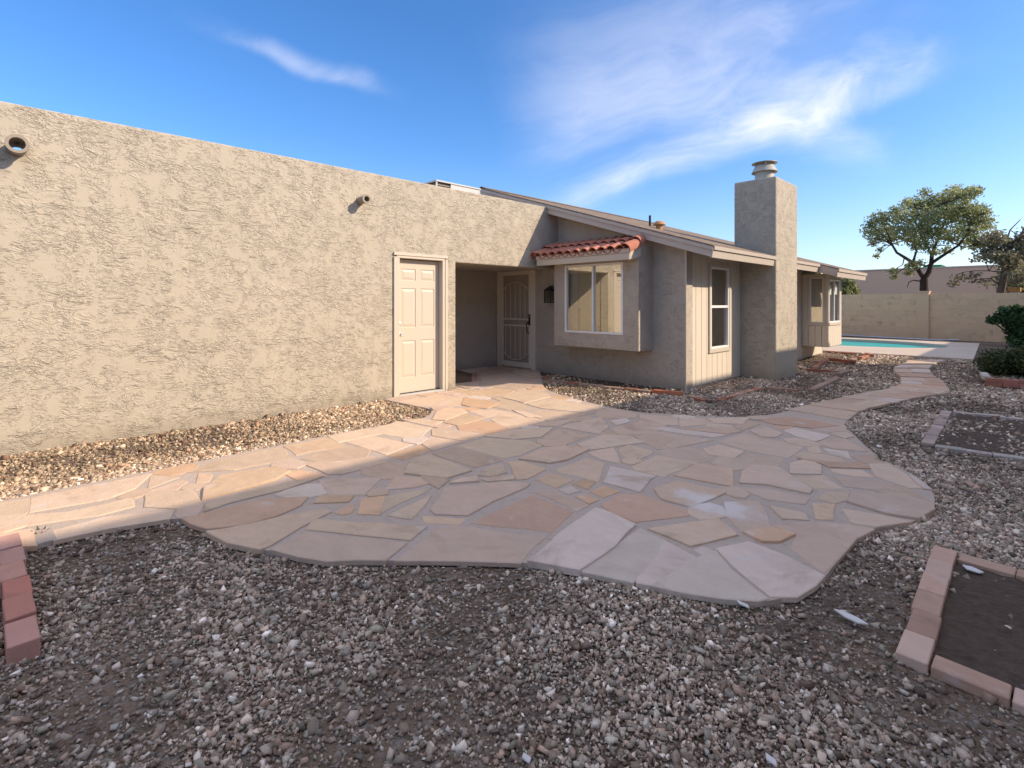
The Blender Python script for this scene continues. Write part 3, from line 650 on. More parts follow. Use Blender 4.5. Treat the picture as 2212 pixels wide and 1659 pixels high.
B((-13, 14.75, -.1), (XS-.02, 14.9, 2.2)).build('rear_wall', M['stucco2'], HS)
# --- windows
def winX(parent, X, y0, y1, z0, z1, style, sgn=1):
    """window in a wall facing +X"""
    fr = MB(); w = .035
    for a, b, c, d in ((y0, y0+w, z0, z1), (y1-w, y1, z0, z1), (y0+w, y1-w, z0, z0+w), (y0+w, y1-w, z1-w, z1)): fr.box((X-.07, a, c), (X+.012, b, d))
    wn = fr.build('window', M['white'], parent, bevel=.004, seg=1)
    if style == 'hung':
        zm = (z0+z1)/2+.02; B((X-.05, y0+w, zm-.022), (X+.006, y1-w, zm+.022)).build('meeting_rail', M['white'], wn, bevel=.003, seg=1)
        B((X-.032, y0+w, z0+w), (X-.026, y1-w, zm-.022)).build('pane', M['glass'], wn); B((X-.022, y0+w, zm+.022), (X-.016, y1-w, z1-w)).build('pane', M['glass'], wn)
    else:
        ym = (y0+y1)/2; B((X-.05, ym-.018, z0+w), (X+.006, ym+.018, z1-w)).build('mullion', M['white'], wn, bevel=.003, seg=1)
        B((X-.032, y0+w, z0+w), (X-.026, ym-.018, z1-w)).build('pane', M['glass'], wn); B((X-.022, ym+.018, z0+w), (X-.016, y1-w, z1-w)).build('pane', M['glass'], wn)
    return wn
def winY(parent, Y, x0, x1, z0, z1, n=2, w=.035):
    fr = MB()
    for a, b, c, d in ((x0, x0+w, z0, z1), (x1-w, x1, z0, z1), (x0+w, x1-w, z0, z0+w), (x0+w, x1-w, z1-w, z1)): fr.box((a, Y-.012, c), (b, Y+.07, d))
    wn = fr.build('window', M['white'], parent, bevel=.004, seg=1)
    st = (x1-x0)/n
    for k in range(n):
        a, b = x0+k*st+(w if k == 0 else .016), x0+(k+1)*st-(w if k == n-1 else .016)
        B((a, Y+.020+.01*k, z0+w), (b, Y+.026+.01*k, z1-w)).build('pane', M['glass'], wn)
        if k: B((x0+k*st-.016, Y-.006, z0+w), (x0+k*st+.016, Y+.05, z1-w)).build('mullion', M['white'], wn, bevel=.003, seg=1)
    return wn
wn = winX(HS, XS+.004, 8.40, 9.12, .60, 2.0, 'hung')
tr = MB()
for a, b, c, d in ((8.34, 8.398, .60, 2.06), (9.122, 9.18, .60, 2.06), (8.40, 9.12, 2.002, 2.06), (8.34, 9.18, .535, .598)): tr.box((XS, a, c), (XS+.024, b, d))
tr.build('window_trim', M['trim'], wn, bevel=.003, seg=1)
# --- chimney
M['stucco3'] = stucco('stucco_chimney', (.455, .40, .318), .006, .12)
ch = B((-4.0, 9.66, -.05), (-3.26, 10.80, 3.64)).build('chimney', M['stucco3'], HS, bevel=.03, seg=3)
CC = (-3.66, 10.23, 3.62)
MB().lathe(CC, [(.19, 0), (.17, .05), (.165, .25), (.0, .25)], 28).build('flue', M['galv'], ch, smooth=True)
MB().lathe(CC, [(.225, .245), (.228, .252), (.165, .375), (.155, .375), (.215, .25), (.225, .245)], 32).build('flue_collar', M['galv'], ch, smooth=True)
MB().lathe(CC, [(0, .455), (.10, .45), (.222, .428), (.224, .42), (.10, .432), (0, .435)], 32).build('rain_cap', M['galv'], ch, smooth=True)
for k in range(4):
    a = k*math.pi/2+.5; x, y = CC[0]+.145*math.cos(a), CC[1]+.145*math.sin(a); B((x-.012, y-.012, CC[2]+.37), (x+.012, y+.012, CC[2]+.43)).build('cap_bracket', M['galv'], ch)
# --- bay
BX, BY0, BY1, BZ = -3.33, 13.17, 14.2, .38
bay = MB()
b1 = wallgrid([XS-.0, BX-.02], [BZ, 2.05], [(-3.72, -3.435, .93, 1.97)], lambda u, v, w: (u, BY0+.02+w, v), .05)
bay.add(b1.v, b1.f)
b2 = wallgrid([BY0+.071, BY1], [BZ, 2.05], [(13.24, 14.12, .93, 1.93)], lambda u, v, w: (BX-.02-w, u, v), .05)
bay.add(b2.v, b2.f)
bay.box((XS-.0, BY0+.03, BZ), (BX-.075, BY1-.0, BZ+.04)); bay.box((XS, BY1+.001, BZ), (BX-.02, BY1+.05, 2.05))
bo = bay.build('bay_window', M['siding'], HS)
boards(bo, 'Y', BY0+.019, XS+.0, BX-.002, BZ+.01, 2.04, [(-3.76, -3.40, .86, 2.0)], w=.138)
boards(bo, 'X', BX-.019, BY0+.006, BY1+.05, BZ+.01, 2.04, [(13.2, 14.16, .86, 1.97)], w=.15)
w3 = winY(bo, BY0+.012, -3.72, -3.435, .93, 1.97, 1, .022); w4 = winX(bo, BX-.012, 13.24, 14.12, .93, 1.93, 'slide')
t3 = MB()
for a, b, c, d in ((-3.765, -3.722, .93, 1.99), (-3.433, -3.39, .93, 1.99), (-3.79, -3.37, .87, .928)): t3.box((a, BY0-.012, c), (b, BY0+.01, d))
t3.build('window_trim', M['trim'], w3)
B((BX-.01, 13.18, .875), (BX+.015, 14.17, .928)).build('window_trim', M['trim'], w4)
# --- box window on the front wall with its little tiled roof
QX0, QX1, QY, QZ = -6.2, -4.427, 7.066, .615
bx = wallgrid([QX0, QX1], [QZ, 2.12], [(-5.945, -4.713, .86, 2.055)], lambda u, v, w: (u, QY+w, v), .06)
bx.box((QX0, QY+.061, QZ), (QX0+.08, YF-.001, 2.3)); bx.box((QX1-.08, QY+.061, QZ), (QX1, YF-.001, 2.3)); bx.box((QX0+.081, QY+.061, QZ), (QX1-.081, YF-.001, QZ+.2))
bxo = bx.build('box_window', M['stucco2'], HS)
winY(bxo, QY, -5.945, -4.713, .86, 2.055, 2)
FY = 6.83
hr = MB(); hr.prism([(-6.38, FY, 2.07), (-6.38, FY, 2.225), (-6.38, YF-.002, 2.47), (-6.38, YF-.002, 2.23), (-6.38, 7.06, 2.10)], (1.93, 0, 0)); hood = hr.build('hood', M['trim'], bxo)
B((-6.40, FY-.022, 2.06), (-4.435, FY-.001, 2.165)).build('hood_fascia', M['trim'], hood, bevel=.003, seg=1); B((-6.415, FY-.034, 2.168), (-4.42, FY-.001, 2.235)).build('hood_trim', M['trim'], hood, bevel=.003, seg=1)
MB().prism([(-4.449, FY, 2.062), (-4.449, FY, 2.235), (-4.449, YF-.003, 2.475), (-4.449, YF-.003, 2.24), (-4.449, 6.95, 2.08)], (.02, 0, 0)).build('hood_side', M['trim'], hood)
def tile_mesh(r0, r1, L, a0=0, a1=180, th=.014, n=8):
    m = MB(); k = n+1; v = []
    for y, r in ((0, r0), (L, r1)):
        for rr in (r, r-th):
            for j in range(k):
                a = R(a0+(a1-a0)*j/n); v.append((rr*math.cos(a), y, rr*math.sin(a)*.85))
    f = []
    for j in range(n): f += [(j, j+1, 2*k+j+1, 2*k+j), (k+j+1, k+j, 3*k+j, 3*k+j+1), (j+1, j, k+j, k+j+1), (2*k+j, 2*k+j+1, 3*k+j+1, 3*k+j)]
    f += [(0, 2*k, 3*k, k), (n, k+n, 3*k+n, 2*k+n)]
    m.add(v, f); return m.mesh('roof_tile', smooth=True)
tm = tile_mesh(.082, .070, .37); tm.materials.append(M['tile'])
tv = tile_mesh(.078, .086, .37, 180, 360); tv.materials.append(M['tile'])
pit = math.atan2(2.47-2.225, YF-FY)
for row in range(2):
    for k in range(11):
        x = -6.33+k*.176
        y = FY-.075+row*.33; z = 2.255+(y-FY)*math.tan(pit)+row*.018+random.uniform(-.004, .004)
        o = link('roof_tile', tm, None, hood, (x, y, z)); o.rotation_euler = (pit-.03, 0, random.uniform(-.02, .02))
        if k < 10:
            o = link('roof_tile', tv, None, hood, (x+.088, y+.012, z+.012)); o.rotation_euler = (pit-.03, 0, 0)
rm = tile_mesh(.105, .092, .36, -25, 130); rm.materials.append(M['tile'])
for sx, xx in ((1, -4.475), (-1, -6.40)):
    for row in range(2):
        y = FY-.09+row*.31; z = 2.245+(y-FY)*math.tan(pit)+row*.02
        o = link('edge_tile', rm, None, hood, (xx, y, z)); o.rotation_euler = (pit-.03, 0, 0); o.scale = (sx, 1, 1.15)
B((-4.50, 7.40, 2.44), (-4.375, 7.498, 2.545)).build('mortar_end', M['coil'], hood, bevel=.02)
# --- interior behind the panes
rm_ = MB()
rm_.box((-7.2, 9.9, 0), (-4.05, 10.0, 2.2)); rm_.box((-7.2, 7.71, 0), (-7.1, 9.9, 2.2)); rm_.box((-7.2, 7.71, 2.2), (-4.07, 10.0, 2.23))
rm_.build('interior_wall', M['inner'], HS)
B((-7.1, 7.71, .02), (-4.07, 9.9, .06)).build('interior_floor', M['inner_floor'], HS)
B((-6.1, 7.20, .84), (-4.52, 7.22, 2.1)).build('interior_partition', M['inner'], HS)
B((-6.09, 7.185, .84), (-5.74, 7.198, 2.09)).build('interior_jamb', M['inner_white'], HS)
B((-5.738, 7.18, .84), (-5.715, 7.199, 1.30)).build('newel_post', M['wood'], HS)
B((-4.18, 8.2, .06), (-4.13, 8.86, 2.19)).build('interior_partition', M['inner'], HS)
B((-4.18, 8.865, .06), (-4.12, 8.91, 2.19)).build('interior_post', M['wood'], HS)
B((-4.18, 8.915, .06), (-4.13, 9.5, 2.19)).build('interior_jamb', M['inner_white'], HS)
B((-3.93, BY0+.09, BZ+.05), (-3.9, BY1, 2.0)).build('bay_blind', M['inner_white'], bo)
# --- cream six-panel side door
dr = MB()
DY0, DY1, DX = 3.985, 4.745, XL-.085
core = B((DX-.04, DY0, .045), (DX-.008, DY1, 2.03))
door = core.build('side_door', M['door'], HS)
def frustum(x, y0, y1, z0, z1, h, ins):
    return MB().add([(x, y0, z0), (x, y1, z0), (x, y1, z1), (x, y0, z1), (x+h, y0+ins, z0+ins), (x+h, y1-ins, z0+ins), (x+h, y1-ins, z1-ins), (x+h, y0+ins, z1-ins)],
                    [(4, 5, 6, 7), (0, 1, 5, 4), (1, 2, 6, 5), (2, 3, 7, 6), (3, 0, 4, 7)])
cols = ((DY0+.105, DY0+.345), (DY0+.415, DY0+.655)); rows = ((.30, .80), (.96, 1.56), (1.72, 1.90))
cols = ((DY0+.085, DY0+.335), (DY0+.425, DY0+.675)); rows = ((.27, .82), (1.02, 1.60), (1.72, 1.89))
g = wallgrid([DY0, DY1], [.045, 2.03], [(a, b, c, d) for a, b in cols for c, d in rows], lambda u, v, w: (DX-w, u, v), .0075)
g.build('stile_frame', M['door'], door, bevel=.004, seg=2)
for a, b in cols:
    for c, d in rows: frustum(DX-.0078, a+.012, b-.012, c+.012, d-.012, .0075, .034).build('panel', M['door'], door)
def knobX(x, y, z, r, L, parent, name, mt):
    m = MB(); prof = [(r*1.15, 0), (r*1.15, .006), (r*.42, .012), (r*.42, L*.5), (r*.95, L*.65), (r, L*.8), (r*.75, L), (0, L)]; n = 16; k = 0
    for rr, h in prof:
        for j in range(n): t = 2*math.pi*j/n; m.v.append((x+h, y+rr*math.cos(t), z+rr*math.sin(t)))
    for i in range(len(prof)-1):
        for j in range(n): m.f.append((i*n+j, i*n+(j+1) % n, (i+1)*n+(j+1) % n, (i+1)*n+j))
    return m.build(name, mt, parent, smooth=True)
knobX(DX, DY0+.062, .92, .03, .065, door, 'knob', M['steel']); knobX(DX, DY0+.062, 1.08, .026, .022, door, 'deadbolt', M['steel'])
fm = MB()
fm.box((XL-.13, 3.935, .0), (XL+.02, 3.982, 2.04)); fm.box((XL-.13, 4.748, .0), (XL+.02, 4.795, 2.04)); fm.box((XL-.13, 3.935, 2.041), (XL+.02, 4.795, 2.075))
fm.build('door_jamb', M['door'], door, bevel=.003, seg=1)
cs = MB()
cs.box((XL+.001, 3.885, .0), (XL+.028, 3.933, 2.055)); cs.box((XL+.001, 4.797, .0), (XL+.028, 4.845, 2.055)); cs.box((XL+.001, 3.885, 2.077), (XL+.03, 4.845, 2.12))
cs.build('door_casing', M['door'], door, bevel=.003, seg=1)
B((XL-.14, 3.984, .0), (XL+.03, 4.746, .038)).build('threshold', M['steel'], door, bevel=.004)
B((XL-.075, 3.984, .039), (XL-.062, 4.746, .05)).build('door_sweep', M['black'], door)
B((XL-.2, 3.9, 0), (XL-.16, 4.83, 2.1)).build('door_backing', M['coil'], door)
# --- entry door behind a security screen
fr = MB(); Y0 = YF-.04
fr.box((-8.20, Y0, .0), (-8.085, YF+.03, 2.12)); fr.box((-7.175, Y0, .0), (-7.06, YF+.03, 2.12)); fr.box((-8.084, Y0, 2.06), (-7.176, YF+.03, 2.12))
sd = fr.build('screen_door', M['screen_frame'], HS, bevel=.004, seg=1)
lf = MB(); a0, a1 = -8.08, -7.18
for p in ((a0, a0+.07, .05, 2.05), (a1-.07, a1, .05, 2.05), (a0+.07, a1-.07, .05, .16), (a0+.07, a1-.07, 1.97, 2.05), (a0+.07, a1-.07, 1.03, 1.065), (a0+.07, a1-.07, .90, .935)):
    lf.box((p[0], YF-.03, p[2]), (p[1], YF+.005, p[3]))
lf.build('screen_leaf', M['screen_frame'], sd, bevel=.003, seg=1)
br_ = MB(); c = (a0+a1)/2
def arch(zc, sg):
    pts = []
    for j in range(13):
        u = -1+2*j/12; pts.append((c+u*.38, YF-.035, zc+sg*.16*(1-u*u)))
    return pts
br_.tube(arch(1.66, 1), .009, 6); br_.tube(arch(.36, -1), .009, 6)
br_.build('arched_bar', M['screen_frame'], sd, smooth=True)
for k in range(5):
    u = -.76+.38*k; x = c+u*.38
    MB().tube([(x, YF-.035, 1.06), (x, YF-.035, 1.66+.16*(1-u*u))], .008, 6).build('bar', M['screen_frame'], sd); MB().tube([(x, YF-.035, .36-.16*(1-u*u)), (x, YF-.035, .91)], .008, 6).build('bar', M['screen_frame'], sd)
B((a0+.07, YF-.012, .16), (a1-.07, YF-.008, 1.97)).build('screen_mesh', M['mesh'], sd)
B((a0, YF+.10, .0), (a1, YF+.15, 2.07)).build('entry_door', M['inner_floor'], sd)
hd = MB(); hd.box((-7.24, YF-.045, .93), (-7.20, YF-.03, 1.10)); hd.tube([(-7.22, YF-.045, 1.0), (-7.225, YF-.09, .985), (-7.25, YF-.10, .95), (-7.225, YF-.095, .80), (-7.215, YF-.05, .76)], [.012, .012, .011, .010, .008], 8)
hd.build('lever_handle', M['black'], sd, smooth=True)
knob = MB().tube([(-7.22, YF-.03, 1.13), (-7.22, YF-.055, 1.13)], .026, 14).build('deadbolt', M['wood'], sd)
# --- roof drains through the garage wall
for y, z, r in ((-.01, 2.795, .07), (3.37, 2.785, .052)):
    n = 20; m = MB(); L = .19
    prof = [(r, -.22), (r, .0), (r+.008, .0), (r+.008, .012), (r, .012), (r, L-.02), (r+.012, L-.02), (r+.012, L), (r-.014, L), (r-.014, -.22), (r, -.22)]
    for rr, h in prof:
        for j in range(n): t = 2*math.pi*j/n; m.v.append((XL+h, y+rr*math.cos(t), z+rr*math.sin(t)))
    for i in range(len(prof)-1):
        for j in range(n): m.f.append((i*n+j, i*n+(j+1) % n, (i+1)*n+(j+1) % n, (i+1)*n+j))
    m.build('drain_pipe', M['pvc'], HS, smooth=True)
# --- vents on the shingles
def on_roof(x, y):
    d = ray(x, y); k = zb(0)+TK+.045      # z = k + s*x
    t = (k-.3227*0-EYE.z)/(d.z+.3227*d.x); return EYE+d*t
p = on_roof(1404, 488); MB().tube([p-Vector((0, 0, .05)), p+Vector((0, 0, .22))], .024, 10).build('plumbing_vent', M['black'], roof)
p = on_roof(1424, 495); MB().lathe(p-Vector((0, 0, .05)), [(.06, 0), (.06, .13), (.115, .13), (.105, .165), (.06, .20), (0, .21)], 16).build('roof_vent', M['terravent'], roof, smooth=True)

# --- lantern by the entry (hangs on the wall)
lt = thing('wall_lantern', 'black metal wall lantern with clear panes beside the screen door', 'lantern', (-6.59, 7.5, 1.38))
lx, ly = -6.59, YF-.13
fr = MB()
for sx in (-.075, .075):
    for sy in (-.06, .06): fr.box((lx+sx-.007, ly+sy-.007, 1.40), (lx+sx+.007, ly+sy+.007, 1.615))
fr.box((lx-.085, ly-.07, 1.385), (lx+.085, ly+.07, 1.40)); fr.box((lx-.085, ly-.07, 1.615), (lx+.085, ly+.07, 1.63))
fr.build('cage', M['black'], lt)
MB().add([(lx-.085, ly-.07, 1.631), (lx+.085, ly-.07, 1.631), (lx+.085, ly+.07, 1.631), (lx-.085, ly+.07, 1.631), (lx-.03, ly-.025, 1.69), (lx+.03, ly-.025, 1.69), (lx+.03, ly+.025, 1.69), (lx-.03, ly+.025, 1.69)],
         [(4, 5, 6, 7), (0, 1, 5, 4), (1, 2, 6, 5), (2, 3, 7, 6), (3, 0, 4, 7), (0, 3, 2, 1)]).build('cap', M['black'], lt)
B((lx-.05, YF-.022, 1.42), (lx+.05, YF-.001, 1.66)).build('back_plate', M['black'], lt); B((lx-.012, ly+.0, 1.691), (lx+.012, YF-.022, 1.712)).build('arm', M['black'], lt)
for a, b in (((lx-.068, ly-.062, 1.401), (lx+.068, ly-.059, 1.614)), ((lx-.077, ly-.052, 1.401), (lx-.074, ly+.052, 1.614)), ((lx+.074, ly-.052, 1.401), (lx+.077, ly+.052, 1.614))): B(a, b).build('pane', M['clear'], lt)
MB().tube([(lx, ly, 1.40), (lx, ly, 1.47)], .014, 10).build('candle', M['white'], lt)

# --- rooftop air conditioner
ac = thing('air_conditioner', 'boxy pale rooftop air conditioner showing above the garage parapet', 'air conditioner', (-8.35, 6.25, 2.57))
ax0, ax1, ay0, ay1, az0, az1 = -8.75, -8.0, 5.72, 6.82, 2.72, 3.735
fm = MB()
for x in (ax0, ax1-.03):
    for y in (ay0, ay0+.345, ay1-.03): fm.box((x, y, az0), (x+.03, y+.03, az1-.03))
fm.box((ax0-.01, ay0-.01, az1-.029), (ax1+.012, ay1+.01, az1)); fm.box((ax0, ay0, az0-.01), (ax1, ay1, az0-.001))
fm.build('cabinet_frame', M['acwhite'], ac, bevel=.003, seg=1)
B((ax0+.04, ay0+.02, az0), (ax1-.03, ay0+.33, az1-.035)).build('coil', M['coil'], ac)
for x in (ax0+.05, ax1-.12): B((x, ay0+.05, 2.575), (x+.07, ay1-.05, az0-.011)).build('skid', M['galv'], ac)
for k in range(16):
    z = az0+.05+k*.058
    B((ax1-.022, ay0+.032, z), (ax1-.006, ay0+.343, z+.016)).build('louvre', M['pvc'], ac); B((ax0+.032, ay0+.004, z), (ax1-.032, ay0+.014, z+.016)).build('louvre', M['pvc'], ac)
B((ax0+.01, ay0+.377, az0), (ax1-.004, ay1-.032, az1-.031)).build('panel', M['acwhite'], ac)
B((ax1-.003, ay0+.46, az1-.21), (ax1+.002, ay0+.53, az1-.15)).build('label_plate', M['coil'], ac); B((ax1-.003, ay0+.46, az1-.29), (ax1+.002, ay0+.53, az1-.23)).build('label_plate', M['coil'], ac)
B((ax1-.003, ay0+.66, az1-.30), (ax1+.001, ay0+.86, az1-.12)).build('sticker', M['aclabel'], ac)

# ------------------------------------------------------------------ brick-edged beds
def brick_mesh(l, w, h):
    me = B((-l/2, -w/2, -h/2), (l/2, w/2, h/2)).mesh('brick', bevel=.0035, seg=1); me.materials.append(M['brick']); return me
BR = [brick_mesh(.2025, .098, .062) for _ in range(1)][0]
BRS = brick_mesh(.196, .094, .09)
BCOL = [(.48, .22, .165), (.44, .19, .14), (.52, .28, .22), (.48, .27, .22), (.38, .16, .12)]
def row(parent, a, b, ztop, mesh=BR, step=.206, cross=False, cols=None, skip=(), sc=1., jit=.006):
    a, b = Vector(a), Vector(b); d = (b-a); L = d.length; d /= L
    st_ = step if not cross else .104; n = max(1, round(L/st_)); ang = math.atan2(d.y, d.x)+(math.pi/2 if cross else 0)
    for i in range(n):
        if i in skip: continue
        p = a+d*((i+.5)*L/n); hh = mesh.vertices[0].co.z; z = ztop+float(gz(p.y))-.03+random.uniform(-jit, jit)
        o = link('brick', mesh, None, parent, (p.x+random.uniform(-.004, .004), p.y+random.uniform(-.004, .004), z)); o.rotation_euler = (random.uniform(-.02, .02), random.uniform(-.02, .02), ang+random.uniform(-.025, .025))
        c = random.choice(cols or BCOL); o.color = (*jcol(c, .14), 1)
        if not cross: o.scale.x = L/n/.206
def bed(label, rows, soil=None, loc=(0, 0, 0)):
    t = thing('brick_edging', label, 'brick edging', loc, 'brick edgings of the planting beds')
    for r in rows: row(t, *r[:3], **(r[3] if len(r) > 3 else {}))
    if soil:
        s = MB(); vs = []
        x0, y0, x1, y1 = soil; nx, ny = 46, 46
        for j in range(ny+1):
            for i in range(nx+1):
                x, y = x0+(x1-x0)*i/nx, y0+(y1-y0)*j/ny; vs.append((x, y, .014+float(gz(y))+.012*mnoise.noise(Vector((x*4, y*4, 1)))+.010*mnoise.noise(Vector((x*17, y*17, 5)))+.006*mnoise.noise(Vector((x*41, y*41, 8)))))
        s.add(vs, [(j*(nx+1)+i, j*(nx+1)+i+1, (j+1)*(nx+1)+i+1, (j+1)*(nx+1)+i) for j in range(ny) for i in range(nx)])
        s.build('soil', M['soil'], t)
    return t
PK = [(.52, .335, .25), (.48, .30, .22), (.55, .385, .30)]
bed('weathered pink brick edging around the dark soil bed at the right foreground', [((-.335, 2.42), (-.365, 3.65), .04, dict(cols=PK, jit=.003)), ((-.305, 3.61), (1.0, 3.53), .034, dict(cols=PK, jit=.003)), ((-.28, 2.475), (1.0, 2.42), .034, dict(cols=PK, jit=.003)), ((1.05, 2.42), (1.05, 3.55), .03, dict(cols=PK))], (-.31, 2.5, 1.0, 3.58), (.3, 3.0, 0))
bed('thin pale brick border of the weedy bed right of the patio', [((-.755, 6.30), (-.82, 8.36), .035, dict(cols=[(.38, .29, .25), (.42, .33, .29)])), ((-.70, 6.27), (.9, 6.40), .03, dict(cols=[(.42, .37, .33)])), ((-.76, 8.40), (.9, 8.56), .03, dict(cols=[(.42, .36, .32)]))], (-.71, 6.38, .9, 8.4), (0, 7.4, 0))
bed('two-course dark red brick edging in front of the clipped hedge', [((-.64, 11.45), (1.2, 11.55), .09, {}), ((-.64, 11.45), (1.2, 11.55), .15, {}), ((-.62, 11.62), (-.70, 12.2), .15, dict(cols=[(.5, .46, .43)], cross=False))], (-.6, 11.6, 1.2, 12.4), (.2, 11.5, 0))
lb = bed('red brick edging of a bed at the left edge of the foreground', [((-4.0, -.045), (-2.70, .015), .07, dict(mesh=BRS, jit=.014, step=.22, cols=BCOL+[(.36, .33, .33)])), ((-2.83, -.10), (-2.95, -1.4), .06, dict(mesh=BRS, cols=[(.46, .38, .35), (.40, .2, .15)])), ((-4.25, -.08), (-4.2, -1.4), .06, dict(mesh=BRS))], (-4.2, -1.4, -2.9, -.06), (-3.4, -.5, 0))
E2 = dict(cols=[(.40, .27, .2), (.36, .22, .16), (.33, .15, .1)])
bed('low red brick edging along the foot of the front wall below the box window', [((-6.3, 6.98), (-6.06, 6.68), .045, E2), ((-6.02, 6.70), (-4.12, 6.92), .045, E2), ((-4.10, 6.96), (-3.66, 7.02), .07, dict(cols=[(.42, .14, .07), (.45, .18, .1)]))], (-6.1, 6.9, -4.1, 7.45), (-4.9, 7.0, 0))
bed('dusty brick edging around the corner of the side wall near the chimney', [((-3.55, 7.0), (-3.22, 6.84), .05, E2), ((-3.14, 7.05), (-3.12, 8.6), .03, E2), ((-3.05, 8.67), (-2.62, 8.70), .035, E2)], None, (-3.2, 7.6, 0))
bed('low stepped brick edging beside the chimney foot', [((-2.47, 8.85), (-2.55, 10.65), .05, dict(cols=[(.36, .26, .21), (.33, .23, .18)])), ((-2.62, 10.95), (-2.62, 11.6), .075, dict(cols=[(.30, .22, .18)])), ((-2.68, 11.62), (-3.28, 11.42), .055, E2)], None, (-2.6, 10.2, 0))
bed('zigzag dark red brick edging in front of the bay window', [((-3.22, 11.7), (-3.38, 13.1), .06, E2), ((-3.3, 13.15), (-2.83, 12.95), .09, dict(cols=[(.28, .10, .07)])), ((-2.82, 13.05), (-2.92, 13.6), .08, E2), ((-2.86, 13.75), (-2.8, 14.15), .09, dict(cols=[(.46, .22, .15)])), ((-2.75, 14.4), (-2.95, 14.9), .09, dict(cols=[(.46, .24, .17)])), ((-3.0, 15.0), (-3.85, 15.15), .05, E2)], None, (-3.1, 13.4, 0))
bed('little brick and soil patch inside the shaded entry recess', [((-7.5, 6.25), (-6.75, 5.62), .068, dict(cols=[(.26, .17, .13), (.33, .2, .15)]))], None, (-7.1, 5.8, 0))
sb = MB(); sb.add([(-8.15, 5.1, .046), (-6.78, 5.1, .046), (-6.76, 5.58, .046), (-7.5, 6.2, .046), (-8.15, 6.3, .046)], [(0, 1, 2, 3, 4)]); tag(sb.build('soil_patch', M['ground']), kind='structure')

